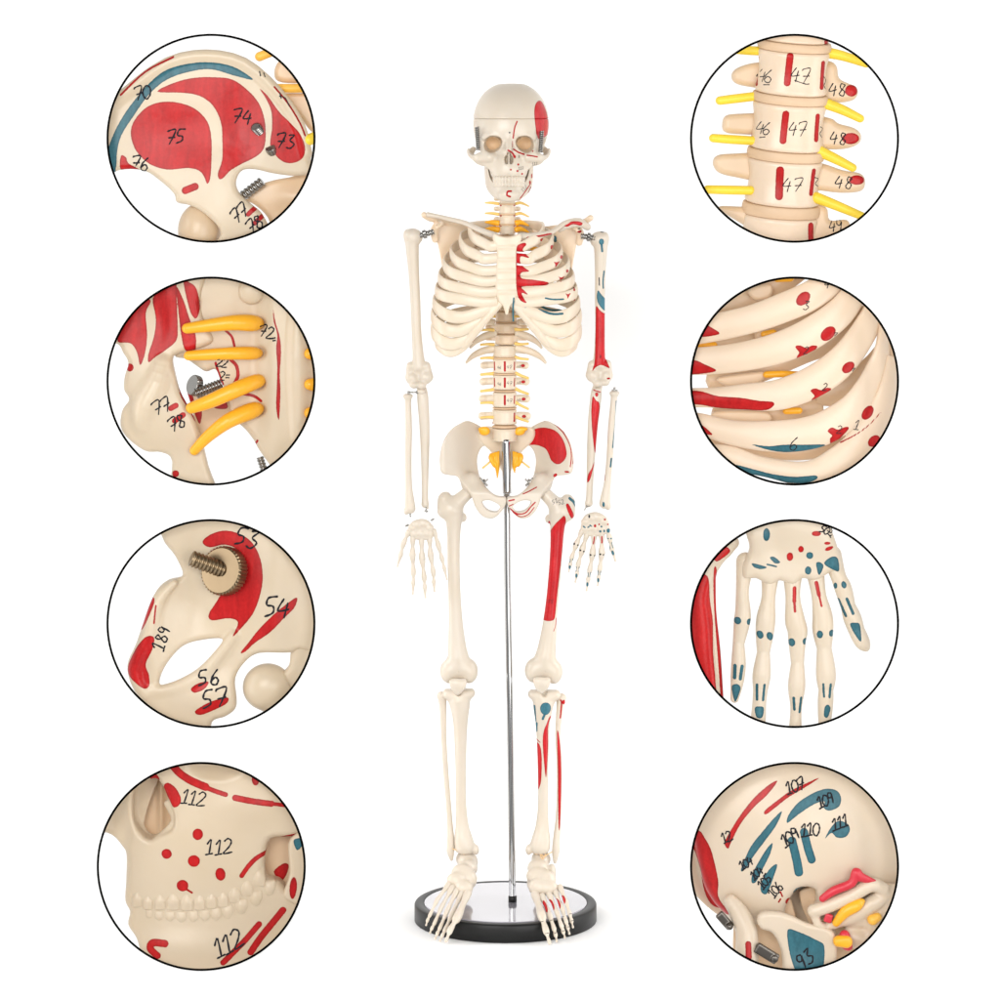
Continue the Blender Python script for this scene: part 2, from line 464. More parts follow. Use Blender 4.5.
class Solid:
    def __init__(s, lim=None):
        s.ops, s.lim = [], lim

    def _op(s, lo, hi, fn, k, sub):
        s.ops.append((np.array(lo, float), np.array(hi, float), fn, k, sub)); return s

    def cap(s, a, b, ra, rb=None, k=1.0, sub=False):
        rb = ra if rb is None else rb
        a, b = np.array(a, float), np.array(b, float)
        R = max(ra, rb)
        def fn(X, Y, Z):
            e = b - a; L = e @ e + 1e-9
            t = np.clip(((X - a[0]) * e[0] + (Y - a[1]) * e[1] + (Z - a[2]) * e[2]) / L, 0, 1)
            return np.sqrt((X - a[0] - t * e[0]) ** 2 + (Y - a[1] - t * e[1]) ** 2 + (Z - a[2] - t * e[2]) ** 2) - (ra + (rb - ra) * t)
        return s._op(np.minimum(a, b) - R, np.maximum(a, b) + R, fn, k, sub)

    def chain(s, pts, rs, k=1.5, sub=False, smooth=3):
        P = np.array([tuple(p) + ((r,)) for p, r in zip(pts, rs)], float)
        if smooth > 1 and len(P) > 2:
            P = spline(P, smooth, False)
        segs = list(zip(P[:-1], P[1:]))
        def fn(X, Y, Z):
            out = None
            for a, b in segs:
                e = b[:3] - a[:3]; L = e @ e + 1e-9
                t = np.clip(((X - a[0]) * e[0] + (Y - a[1]) * e[1] + (Z - a[2]) * e[2]) / L, 0, 1)
                d = np.sqrt((X - a[0] - t * e[0]) ** 2 + (Y - a[1] - t * e[1]) ** 2 + (Z - a[2] - t * e[2]) ** 2) - (a[3] + (b[3] - a[3]) * t)
                out = d if out is None else np.minimum(out, d)
            return out
        R = P[:, 3].max()
        return s._op(P[:, :3].min(0) - R, P[:, :3].max(0) + R, fn, k, sub)

    def ell(s, c, r, k=1.0, sub=False, rot=0.0, rx=0.0):
        c, r = np.array(c, float), np.array(r, float)
        R = r.max() if (rot or rx) else r
        ca, sa, cb, sb = math.cos(rot), math.sin(rot), math.cos(rx), math.sin(rx)
        def fn(X, Y, Z):
            x, y, z = X - c[0], Y - c[1], Z - c[2]
            x, y = x * ca + y * sa, -x * sa + y * ca
            y, z = y * cb + z * sb, -y * sb + z * cb
            k0 = np.sqrt((x / r[0]) ** 2 + (y / r[1]) ** 2 + (z / r[2]) ** 2)
            k1 = np.sqrt((x / r[0] ** 2) ** 2 + (y / r[1] ** 2) ** 2 + (z / r[2] ** 2) ** 2) + 1e-9
            return k0 * (k0 - 1) / k1
        return s._op(c - R, c + R, fn, k, sub)

    def box(s, c, hf, rd=0.5, k=0.5, sub=False, rot=0.0):
        c, hf = np.array(c, float), np.array(hf, float)
        ca, sa = math.cos(rot), math.sin(rot)
        R = np.array([hf[:2].max() * 1.42] * 2 + [hf[2]]) if rot else hf
        def fn(X, Y, Z):
            x, y = X - c[0], Y - c[1]
            x, y = x * ca + y * sa, -x * sa + y * ca
            q = [np.abs(x) - hf[0] + rd, np.abs(y) - hf[1] + rd, np.abs(Z - c[2]) - hf[2] + rd]
            out = np.sqrt(np.maximum(q[0], 0) ** 2 + np.maximum(q[1], 0) ** 2 + np.maximum(q[2], 0) ** 2)
            return out + np.minimum(np.maximum(np.maximum(q[0], q[1]), q[2]), 0) - rd
        return s._op(c - R, c + R, fn, k, sub)

    def plate(s, poly, z0, t, rd, k=1.0, sub=False, zr=(-60, 60), sp=4):
        P = spline(poly, sp, True) if sp > 1 else np.array(poly, float)
        z0f = z0 if callable(z0) else (lambda X, Y: z0 + 0 * X)
        tf = t if callable(t) else (lambda X, Y: t + 0 * X)
        def fn(X, Y, Z):
            x2, y2 = np.broadcast_arrays(X[:, :, 0], Y[:, :, 0])
            # trim to the limits of the polygon for speed
            d2 = poly_sdf(x2, y2, P)[:, :, None]
            zz, tt = z0f(x2, y2)[:, :, None], tf(x2, y2)[:, :, None]
            a = d2 + rd
            b = (np.abs(Z - zz) - tt + rd) * 0.9
            return np.sqrt(np.maximum(a, 0) ** 2 + np.maximum(b, 0) ** 2) + np.minimum(np.maximum(a, b), 0) - rd
        return s._op((P[:, 0].min(), P[:, 1].min(), zr[0]), (P[:, 0].max(), P[:, 1].max(), zr[1]), fn, k, sub)

    def field(s, h):
        A = [o for o in s.ops if not o[4]]
        lo = np.min([o[0] for o in A], 0) - 3 * h
        hi = np.max([o[1] for o in A], 0) + 3 * h
        if s.lim is not None:
            lo = np.maximum(lo, s.lim[0]); hi = np.minimum(hi, s.lim[1])
        n = np.ceil((hi - lo) / h).astype(int) + 1
        f = np.full(tuple(n), 1e3, np.float32)
        ax = [(lo[i] + np.arange(n[i]) * h).astype(np.float32) for i in range(3)]
        for olo, ohi, fn, k, sub in s.ops:
            pad = k + 3 * h
            i0 = np.maximum(np.floor((olo - pad - lo) / h).astype(int), 0)
            i1 = np.minimum(np.ceil((ohi + pad - lo) / h).astype(int) + 1, n)
            if (i1 <= i0).any():
                continue
            sl = tuple(slice(a, b) for a, b in zip(i0, i1))
            X, Y, Z = ax[0][sl[0]][:, None, None], ax[1][sl[1]][None, :, None], ax[2][sl[2]][None, None, :]
            d = fn(X, Y, Z).astype(np.float32)
            a = f[sl]
            if sub:
                d = -d
                hh = np.maximum(k - np.abs(a - d), 0) / max(k, 1e-6)
                f[sl] = np.maximum(a, d) + hh * hh * k * 0.25
            else:
                hh = np.maximum(k - np.abs(a - d), 0) / max(k, 1e-6)
                f[sl] = np.minimum(a, d) - hh * hh * k * 0.25
        return f, lo, ax

    def mesh(s, name, h, aff, mat, parent, items=(), label=None, mod=None, face=0.02, proj=False):
        f, lo, ax = s.field(h)
        if mod is not None:
            f = mod(f, ax)
        V, F = surfnet(f, lo, h)
        return build(name, V, F, aff, mat, parent, items, True, label, face, proj)


# ------------------------------------------------------------------ swept and turned parts
def sweep(pts, ru, rn, n=10, smooth=6, up=(0, 1, 0), capends=True):
    """oval tube along points; ru along 'up', rn across; returns grid verts, faces"""
    rows = [tuple(p) + (a, b) for p, a, b in zip(pts, ru, rn)]
    P = spline(rows, smooth, False) if len(rows) > 2 else np.array(rows, float)
    C = P[:, :3]
    T = np.gradient(C, axis=0)
    T /= np.linalg.norm(T, axis=1)[:, None] + 1e-9
    up = np.array(up, float)
    Uv = up[None] - (T @ up)[:, None] * T
    Uv /= np.linalg.norm(Uv, axis=1)[:, None] + 1e-9
    N = np.cross(T, Uv)
    V = []
    for i in range(len(C)):
        for k in range(n):
            a = 2 * math.pi * k / n
            V.append(C[i] + Uv[i] * math.cos(a) * P[i, 3] + N[i] * math.sin(a) * P[i, 4])
    F = []
    for i in range(len(C) - 1):
        for k in range(n):
            F.append((i * n + k, i * n + (k + 1) % n, (i + 1) * n + (k + 1) % n, (i + 1) * n + k))
    if capends:
        V.append(C[0] - T[0] * min(P[0, 3], P[0, 4]) * 0.6); V.append(C[-1] + T[-1] * min(P[-1, 3], P[-1, 4]) * 0.6)
        a, b = len(V) - 2, len(V) - 1
        m = (len(C) - 1) * n
        for k in range(n):
            F.append((a, (k + 1) % n, k)); F.append((b, m + k, m + (k + 1) % n))
    # orient outward in grid space
    F = [tuple(reversed(f)) for f in F]
    return np.array(V), F


def tube(name, pts, r, aff, mat, parent, n=8, items=(), smooth=5, label=None):
    rs = r if isinstance(r, (list, tuple)) else [r] * len(pts)
    d = np.abs(np.array(pts[-1], float) - np.array(pts[0], float))
    up = (0, 1, 0) if d[1] < max(d[0], d[2]) else (1, 0, 0)
    V, F = sweep(pts, rs, rs, n, smooth, up)
    return build(name, V, F, aff, mat, parent, items, label=label)


def lathe(prof, axis_from, axis_to, n=28, r_mod=None):
    """prof: (t 0..1, radius) along the axis; closed ends"""
    a, b = np.array(axis_from, float), np.array(axis_to, float)
    ax = b - a; L = np.linalg.norm(ax); ax /= L
    u = np.cross(ax, (0, 0, 1.0))
    if np.linalg.norm(u) < 1e-3:
        u = np.cross(ax, (0, 1.0, 0))
    u /= np.linalg.norm(u); v = np.cross(ax, u)
    V, F = [], []
    for i, (t, r) in enumerate(prof):
        for k in range(n):
            th = 2 * math.pi * k / n
            rr = r * (r_mod(k, i) if r_mod else 1)
            V.append(a + ax * L * t + (u * math.cos(th) + v * math.sin(th)) * rr)
    m = len(prof)
    for i in range(m - 1):
        for k in range(n):
            F.append((i * n + k, i * n + (k + 1) % n, (i + 1) * n + (k + 1) % n, (i + 1) * n + k))
    V.append(a + ax * L * prof[0][0]); V.append(a + ax * L * prof[-1][0])
    for k in range(n):
        F.append((len(V) - 2, (k + 1) % n, k)); F.append((len(V) - 1, (m - 1) * n + k, (m - 1) * n + (k + 1) % n))
    return np.array(V), F


def fix_normals(o):
    import bmesh
    bm = bmesh.new(); bm.from_mesh(o.data)
    bmesh.ops.recalc_face_normals(bm, faces=bm.faces)
    bm.to_mesh(o.data); bm.free()
    return o


def screw(name, a, b, r, aff, parent, turns=9, mat=None):
    """threaded rod with a true helical thread"""
    a, b = np.array(a, float), np.array(b, float)
    ax = b - a; L = np.linalg.norm(ax); ax /= L
    u = np.cross(ax, (0, 0, 1.0))
    if np.linalg.norm(u) < 1e-3:
        u = np.cross(ax, (0, 1.0, 0))
    u /= np.linalg.norm(u); w = np.cross(ax, u)
    n, rows = 20, turns * 8
    V, F = [], []
    for i in range(rows + 1):
        t = i / rows
        for k in range(n):
            ph = (turns * t + k / n) % 1.0
            tri = abs(ph * 2 - 1)
            rr = r * (0.80 + 0.20 * min(1, tri * 1.4)) * (0.82 if i in (0, rows) else 1)
            th = 2 * math.pi * k / n
            V.append(a + ax * L * t + (u * math.cos(th) + w * math.sin(th)) * rr)
    for i in range(rows):
        for k in range(n):
            F.append((i * n + k, i * n + (k + 1) % n, (i + 1) * n + (k + 1) % n, (i + 1) * n + k))
    F.append(tuple(range(n))); F.append(tuple(range(rows * n, rows * n + n)))
    o = build(name, np.array(V), F, aff, mat or STEEL, parent)
    for p in o.data.polygons:
        if len(p.vertices) > 4:
            p.use_smooth = False
    return o


def knurl(name, a, b, r, aff, parent, teeth=44, mat=None):
    V, F = lathe([(0, r * .90), (0.12, r), (0.88, r), (1, r * .90)], a, b, teeth * 2, lambda k, i: (1.0 if k % 2 else 0.94) if i in (1, 2) else 1)
    o = build(name, V, F, aff, mat or STEEL, parent, smooth=False)
    return fix_normals(o)


# ------------------------------------------------------------------ pen writing laid on the surface
FONT = {
    '0': [[(.3, 0), (.05, .3), (.05, .75), (.3, 1), (.55, .7), (.55, .25), (.3, 0)]],
    '1': [[(.08, .28), (.36, 0), (.28, 1)], [(.02, 1), (.55, .96)]],
    '2': [[(.05, .2), (.3, 0), (.55, .2), (.4, .55), (.05, 1), (.68, .93)]],
    '3': [[(.1, .08), (.5, .05), (.25, .42), (.55, .65), (.35, .98), (.05, .9)]],
    '4': [[(.3, 0), (.05, .6), (.62, .52)], [(.5, .2), (.42, 1)]],
    '5': [[(.6, .0), (.18, .05), (.12, .42), (.45, .5), (.48, .8), (.08, 1)]],
    '6': [[(.45, 0), (.1, .5), (.12, .9), (.4, 1), (.52, .72), (.3, .55), (.1, .75)]],
    '7': [[(.02, .16), (.08, .05), (.58, .0), (.26, 1)], [(.12, .55), (.6, .48)]],
    '8': [[(.5, .15), (.2, .05), (.15, .35), (.5, .65), (.4, .98), (.1, .85), (.2, .6), (.5, .15)]],
    '9': [[(.5, .15), (.2, .05), (.1, .35), (.35, .5), (.5, .2), (.42, 1)]],
    '_': [[(-.9, 0.0), (-.3, -.03)]],
    '=': [[(.05, .35), (.5, .3)], [(.05, .65), (.5, .62)]],
    '"': [[(.15, 0), (.12, .35)], [(.4, 0), (.36, .35)]],
}
for ch in ('0', '6', '8'):
    pass


class Pen:
    """raycasts pen strokes straight onto the finished parts in front of it"""
    def __init__(s, objs, aff):
        vs, fs, n = [], [], 0
        for o in objs:
            me = o.data
            a = np.zeros(len(me.vertices) * 3, np.float32); me.vertices.foreach_get("co", a)
            a = a.reshape(-1, 3) + origin_of(o)
            vs.extend(map(tuple, a.tolist()))
            fs.extend([tuple(v + n for v in p.vertices) for p in me.polygons])
            n = len(vs)
        s.t = BVHTree.FromPolygons(vs, fs)
        s.aff = aff

    def strokes(s, name, lines, r, parent, mat=None):
        V, F = [], []
        sc = s.aff.sc * s.aff.f * MM
        for ln in lines:
            P = spline([p + (0,) if len(p) == 2 else p for p in ln], 5, False) if len(ln) > 2 else np.linspace(np.array(tuple(ln[0]) + (0,)), np.array(tuple(ln[1]) + (0,)), 6)
            W = s.aff.world(np.stack([P[:, 0], P[:, 1], P[:, 0] * 0 + 400 / s.aff.sc], 1))
            run = []
            for w in W:
                hit = s.t.ray_cast(Vector(w), Vector((0, 1, 0)))
                if hit[0] is None:
                    if len(run) > 1:
                        s._rib(run, V, F, r * sc)
                    run = []
                else:
                    h = np.array(hit[0])
                    if run and abs(h[1] - run[-1][1]) > 12 * r * sc:
                        if len(run) > 1:
                            s._rib(run, V, F, r * sc)
                        run = []
                    run.append(h)
            if len(run) > 1:
                s._rib(run, V, F, r * sc)
        if not V:
            return None
        return link_mesh(name, np.array(V), F, mat or INK, parent)

    def _rib(s, run, V, F, r):
        C = np.array(run)
        T = np.gradient(C, axis=0)
        T /= np.linalg.norm(T, axis=1)[:, None] + 1e-12
        B = np.array([0, -1.0, 0])
        base = len(V)
        n = 6
        for i in range(len(C)):
            u = np.cross(T[i], B); u /= np.linalg.norm(u) + 1e-12
            w = r * (0.75 if i in (0, len(C) - 1) else 1.0) * (0.9 + 0.2 * math.sin(i * 1.7))
            for k in range(n):
                a = 2 * math.pi * k / n
                V.append(C[i] + u * math.cos(a) * w + B * math.sin(a) * w * 0.55)
        for i in range(len(C) - 1):
            for k in range(n):
                F.append((base + i * n + k, base + i * n + (k + 1) % n, base + (i + 1) * n + (k + 1) % n, base + (i + 1) * n + k))

    def text(s, txt, x, y, h, r, parent, rot=0.0, name="handwritten_number", gap=0.68, slant=-0.12, seed=1):
        rg = random.Random(hash((len(txt), x, y)) & 1023)
        lines, cx = [], 0.0
        ca, sa = math.cos(rot), math.sin(rot)
        tot = gap * len(txt)
        for ch in txt:
            dy = rg.uniform(-.05, .05)
            for ln in FONT[ch]:
                q = []
                for (a, b) in ln:
                    a2 = a + cx - tot / 2 + slant * (b - .5) + rg.uniform(-.02, .02)
                    b2 = b - .5 + dy + rg.uniform(-.02, .02)
                    q.append((x + h * (a2 * ca - b2 * sa), y + h * (a2 * sa + b2 * ca)))
                lines.append(q)
            cx += gap * rg.uniform(.92, 1.08)
        return s.strokes(name, lines, r, parent)

# ------------------------------------------------------------------ the setting: white backdrop board with eight round openings, white table
WALL = -300.0
AW = Aff(WALL)
RINGS = [(211, 138.3), (211, 381), (211, 623.5), (201.3, 866.3), (794.5, 138.3), (794.5, 381), (794.5, 623.5), (794.5, 866.3)]
RR = 103.4


def make_backdrop():
    cu = bpy.data.curves.new("backdrop", 'CURVE')
    cu.dimensions = '2D'; cu.fill_mode = 'BOTH'; cu.extrude = 0.0008
    def loop(pts):
        sp = cu.splines.new('POLY'); sp.points.add(len(pts) - 1)
        for p, q in zip(sp.points, pts):
            p.co = (q[0], q[1], 0, 1)
        sp.use_cyclic_u = True
    loop([(-1.6, -0.5), (1.6, -0.5), (1.6, 1.9), (-1.6, 1.9)])
    for cx, cy in RINGS:
        w = AW.world((cx, cy, 0))
        R = RR * AW.f * MM
        loop([(w[0] + R * math.cos(2 * math.pi * k / 160), w[2] + R * math.sin(2 * math.pi * k / 160)) for k in range(160)])
    tmp = bpy.data.objects.new("tmp", cu)
    SC.collection.objects.link(tmp)
    dg = bpy.context.evaluated_depsgraph_get()
    me = bpy.data.meshes.new_from_object(tmp.evaluated_get(dg))
    bpy.data.objects.remove(tmp)
    o = bpy.data.objects.new("backdrop", me)
    me.materials.clear(); me.materials.append(WHITE)
    o.rotation_euler = (math.radians(90), 0, 0)
    o.location = (0, -WALL * MM + 0.0008, 0)
    SC.collection.objects.link(o)
    o["kind"] = "structure"
    return o


make_backdrop()


def block(name, x0, x1, y0, y1, z0, z1, mat, parent=None, rd=0.0):
    V = [(x, y, z) for x in (x0, x1) for y in (y0, y1) for z in (z0, z1)]
    F = [(0, 1, 3, 2), (4, 6, 7, 5), (0, 4, 5, 1), (2, 3, 7, 6), (0, 2, 6, 4), (1, 5, 7, 3)]
    return link_mesh(name, V, F, mat, parent, smooth=False)


tb = block("table", -0.15, 0.15, -0.34, 0.2985, -0.30, 0.0, WHITE)
tb["kind"] = "structure"

# ------------------------------------------------------------------ the stand
stand = thing("display_stand", "round black rimmed base with glossy top and upright chrome post", "stand", (0.0055, 0, 0))
def prof_solid(name, rows, mat, parent, n=128, cx=505.5, cz=0.0):
    V, F = [], []
    for r, z in rows:
        for k in range(n):
            a = 2 * math.pi * k / n
            V.append(((cx - 500) * MM + r * MM * math.cos(a), -cz * MM + r * MM * math.sin(a), z * MM))
    m = len(rows)
    for i in range(m - 1):
        for k in range(n):
            F.append((i * n + k, i * n + (k + 1) % n, (i + 1) * n + (k + 1) % n, (i + 1) * n + k))
    F.append(tuple(range(n - 1, -1, -1)))
    F.append(tuple((m - 1) * n + k for k in range(n)))
    o = link_mesh(name, V, F, mat, parent)
    for p in o.data.polygons:
        if len(p.vertices) > 4:
            p.use_smooth = False
    return o
prof_solid("base_rim", [(90.2, 0.3), (91, 0.9), (91, 16.2), (90.4, 17.4), (89.2, 18.0), (82.2, 18.0), (81.8, 17.6), (81.6, 13)], BLACK, stand)
prof_solid("base_plate", [(81.4, 13.5), (81.4, 17.6), (81.0, 18.2), (80.2, 18.4)], GLOSS, stand)
def post(name, pts, r, mat, n=24):
    d = [(x, y, z) for x, y, z in pts]
    V, F = sweep(d, [r] * len(d), [r] * len(d), n, 8, (1, 0, 0))
    return build(name, V, F, A0, mat, stand)
post("post", [(512.5, 903, 0), (511.3, 810, 0), (509.5, 690, 0), (507.6, 580, 0), (507.2, 520, 0), (506.6, 490, 0)], 3.3, CHROME)
post("post_sleeve", [(507.0, 493, 0), (506.6, 470, 0), (506.0, 440, 0)], 4.4, CHROME)
post("post_collar", [(512.5, 901.5, 0), (512.5, 896, 0)], 4.2, BLACK)

# ------------------------------------------------------------------ the skeleton
skel = thing("anatomical_skeleton", "ivory plastic human skeleton model hanging on a chrome post, one side painted red and blue", "skeleton", (0.0065, 0, 0.42))
CX = 506.5

# ---- skull
AS = Aff(20)
skull_items = [
    ('r', 'poly', [(536, 103), (541, 101), (546, 110), (549, 124), (548, 134), (541, 139), (537, 137), (535, 125), (534, 112)]),
    ('r', 'line', [(517, 121.5), (514.5, 128), (513, 138)], .7),
    ('r', 'line', [(512.5, 141), (512.3, 147)], .35),
    ('r', 'line', [(513.5, 149), (518, 152), (524, 154.2)], .75),
    ('r', 'line', [(527, 155), (532, 155.7), (537, 156.7)], .7),
    ('r', 'line', [(508, 150), (512, 152.5), (514.5, 157)], .9),
    ('r', 'dot', (514.6, 156.5), (1.2, 1.6)),
    ('k', 'dot', (509.5, 132.5), .85), ('r', 'dot', (525, 145.2), 1.0), ('r', 'dot', (532.5, 151), .8), ('k', 'dot', (520, 137.5), .6),
    ('r', 'dot', (518.1, 164.2), 1.1), ('r', 'dot', (510.7, 169.3), 1.0), ('r', 'dot', (517.4, 170.6), 1.1), ('r', 'dot', (522, 173.5), 1.0), ('r', 'dot', (515.1, 176.6), 1.2),
]
def skull():
    S = Solid()
    S.ell((511, 129, -14), (35.8, 42, 42))
    S.ell((500.5, 118, -15), (24.5, 31.5, 37), 12)
    S.ell((521.5, 118, -15), (24.5, 31.5, 37), 12)
    S.ell((511, 121, -15), (31, 36.5, 38), 8)
    S.ell((509, 130, 9), (30, 16, 17), 8)
    S.ell((508.8, 166, 12), (17.6, 17, 14.5), 5)
    S.ell((508.8, 172, 12), (17.5, 12, 14), 5)
    for m in (1, -1):
        q = lambda x: 508.8 + m * (x - 508.8)
        S.chain([(q(482), 132, 9), (q(482.5), 142, 12), (q(486), 153, 16)], [4.5, 3.2, 4.4], 3)
        S.chain([(q(490), 157, 18), (q(481), 157, 13), (q(474), 155.5, 4), (q(470.8), 152.5, -8), (q(473), 149.5, -18)], [5.0, 5.0, 4.4, 3.6, 3.0], 3)
        S.plate([(q(467.5), 149), (q(469), 156), (q(475), 161.5), (q(484), 165.5), (q(492), 170), (q(499), 164), (q(493), 152), (q(485), 151), (q(478), 153), (q(473), 150)], lambda X, Y: 17 - (np.abs(X - 508.8) / 41.0) ** 3 * 26 + 0 * Y, 3.2, 2.4, 3, zr=(-16, 24))
        S.ell((q(484), 160.0, 8), (9, 5.0, 6), 4)
        S.plate([(q(487), 160), (q(497), 160), (q(498), 182), (q(489), 182)], -8, 3, 2, 1, zr=(-14, 2))
        S.chain([(q(500), 138, 23), (q(492), 134.5, 23), (q(484), 137, 18)], [3.2, 3.0, 3.0], 3)
        S.ell((q(474), 146, 4), (5.5, 9, 16), 3, sub=True)
        S.ell((q(493.0), 143.3, 26), (8.6, 7.6, 36), 1.2, sub=True)
        S.ell((q(491.6), 145.8, 26), (7.8, 6.6, 28), 1.4, sub=True)
        S.ell((q(497.5), 141.5, 26), (4.4, 4.6, 30), 2.0, sub=True)
    S.chain([(508.8, 137, 24), (508.8, 144, 28), (508.8, 150, 31.5)], [4.2, 3.4, 2.6], 3)
    S.cap((508.8, 153.5, 36), (508.8, 153.5, 20), 1.9, 1.9, 1.0, sub=True)
    S.ell((506.7, 159, 29), (2.6, 5.0, 13), 1.0, sub=True)
    S.ell((510.9, 159, 29), (2.6, 5.0, 13), 1.0, sub=True)
    S.box((508.8, 158.5, 19), (.45, 5.5, 7), .4, .5)
    f, lo, ax = S.field(0.6)
    Y = ax[1][None, :, None]
    g1 = np.maximum(f, Y - 118.55)
    g2 = np.minimum(np.maximum(f, 119.1 - Y), np.maximum(f + 1.2, np.abs(Y - 118.6) - 1.6))
    V, F = surfnet(g2, lo, 0.6)
    sk = build("skull", V, F, AS, BONE, skel, skull_items)
    V, F = surfnet(g1, lo, 0.6)
    build("skull_cap", V, F, AS, BONE, sk, skull_items)
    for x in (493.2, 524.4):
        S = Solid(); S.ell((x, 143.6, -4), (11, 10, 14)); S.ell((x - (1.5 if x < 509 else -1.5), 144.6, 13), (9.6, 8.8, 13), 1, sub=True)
        S.mesh("socket_lining", .7, AS, SOCKET, sk, label="added eye socket lining, warm reflected glow in its tan colour")
    # mandible
    J = Solid()
    zj = lambda X, Y: 25 - (np.abs(X - 508.8) / 24.0) ** 2.3 * 33 + 0 * Y
    J.plate([(484.2, 160), (487.4, 158), (488.4, 170), (491, 179), (497, 184), (508.8, 185.5), (520.5, 184), (526.5, 179), (529, 170),
             (530, 158), (533.4, 160), (533.2, 177), (531.6, 188), (526, 195.2), (518, 199.6), (508.8, 201), (499.5, 199.6), (491.6, 195.2), (486.4, 188), (484.6, 177)],
            zj, 3.4, 2.6, 1, zr=(-26, 32))
    J.ell((508.8, 194, 26), (10, 5, 4.5), 4)
    jm = J.mesh("mandible", 0.6, AS, BONE, sk, [
        ('r', 'line', [(511, 190.5), (507.6, 191), (507, 194.5), (510, 196)], .95),
        ('r', 'dot', (531.8, 176), (.9, 2.4)), ('r', 'dot', (530, 182.6), (1.1, 2.2)),
        ('r', 'line', [(529.6, 185), (526, 190), (520, 198)], .55), ('r', 'line', [(531, 187), (528, 193)], .4)], label="lower jaw bone with a small red crescent on the chin")
    # teeth
    T = Solid()
    for i in range(-6, 7):
        a = i * 0.17
        for yy, sh, R in ((178.7, 3.6, 15.3), (184.0, 3.2, 14.9)):
            x = 508.8 + (R + 0.6) * math.sin(a * 1.15)
            z = 10.5 + 15.5 * math.cos(a)
            T.ell((x, yy, z), (1.55, sh, 1.9), 1.0)
    T.mesh("teeth", 0.5, AS, BONE, sk)
    # jaw springs
    for x, y0, y1, z0, z1 in ((477, 127, 150, 4, 1), (541.5, 131, 152, 4, 1)):
        pts, n = [], 90
        dx = 1.3 if x < 500 else -1.3
        for i in range(n + 1):
            t = i / n
            a = t * 2 * math.pi * 11
            pts.append((x + dx * t + 1.7 * math.cos(a), y0 + (y1 - y0) * t, z0 + 16 + (z1 - z0) * t + 1.5 * math.sin(a)))
        V, F = sweep(pts, [.75] * len(pts), [.75] * len(pts), 6, 2, (0, 0.2, 1))
        build("jaw_spring", V, F, AS, STEEL, sk)
    pen = Pen([sk, jm], AS)
    pen.text("112", 534.5, 163.5, 2.6, .2, sk, -.2)
    pen.text("112", 521, 167.8, 2.6, .2, sk, -.2)
    pen.text("112", 524, 188, 3.4, .22, sk, -.8)
    pen.text("113", 530.5, 190, 3.4, .22, sk, -1.2)
    pen.text("8", 519, 156.3, 2.6, .2, sk, 0)
    return sk
skull()

# ---- spine
AT = Aff(0)
def vertebra(cy, w, h, z, cx, tw, parent, items=(), mat=BONE_TORSO, drop=0, bodyz=None):
    S = Solid()
    hw = w / 2
    S.cap((cx, cy - h * .28, z), (cx, cy + h * .28, z), hw * .93, hw * .93, 1)
    S.box((cx, cy - h / 2 - hw, z), (hw * 2, hw, hw * 2), .1, .6, sub=True)
    S.box((cx, cy + h / 2 + hw, z), (hw * 2, hw, hw * 2), .1, .6, sub=True)
    S.ell((cx, cy - h * .42, z), (hw, 1.1, hw), 1.0)
    S.ell((cx, cy + h * .42, z), (hw, 1.1, hw), 1.0)
    for m in (1, -1):
        S.chain([(cx + m * hw * .6, cy, z - hw * .8), (cx + m * (hw + tw) * .7, cy + drop * .5, z - hw * 1.5), (cx + m * (hw + tw), cy + drop, z - hw * 1.6)], [h * .26, h * .26, h * .27], 1.5)
    S.cap((cx, cy + 1, z - hw), (cx, cy + h * .5, z - hw - 9), h * .28, h * .2, 2)
    return S.mesh("vertebra", 0.7, AT, mat, parent, items)

spine = thing_part = None
spine = bpy.data.objects.new("spine", None); SC.collection.objects.link(spine); spine.parent = skel; spine.empty_display_size = .01
discs, verts_o = [], []
def disc(cx, y, w, z, h=1.5):
    S = Solid(); S.ell((cx, y, z), (w / 2 * .99, h, w / 2 * .99), .5)
    return S.mesh("disc", 0.5, AT, DISC, spine)
# neck
for i, y in enumerate((189, 199, 209.2, 219.6, 229.6)):
    vertebra(y, 16.5, 8.8, -2 - i * .8, 507.3, 3.2, spine, [('r', 'line', [(500.8, y - 6), (500.8, y - 4)], 1.0), ('r', 'line', [(514.6, y - 6), (514.6, y - 4)], 1.0)])
for y in (204.2, 214.4, 224.8):
    disc(507.3, y, 16.6, -3)
for m, xs in ((-1, (499, 492, 485)), (1, (515.5, 521, 529))):
    for y in (203, 213.5, 222.5, 229):
        big = y > 220
        pts = [(xs[0], y + 1, -4), (xs[1], y, -6), (xs[2], y + (0 if m < 0 else 3.5), -8)]
        tube("nerve_root", pts, [1.6 if not big else 3.2, 1.4 if not big else 2.6, .7], AT, NERVE_DEEP if big else NERVE_THIN, spine)
# chest part of the spine, seen between and under the ribs
ty = [240 + i * 11.2 for i in range(10)]
for i, y in enumerate(ty):
    vertebra(y, 19 + i * .6, 9.6, -24 - 6 * math.sin(i / 9 * math.pi) + (4 if i > 7 else 0), 506.5, 7, spine, mat=BONE_BOUNCE)
for i in range(9):
    disc(506.5, ty[i] + 5.6, 19.5 + i * .6, -25 - 6 * math.sin((i + .5) / 9 * math.pi), 1.4)
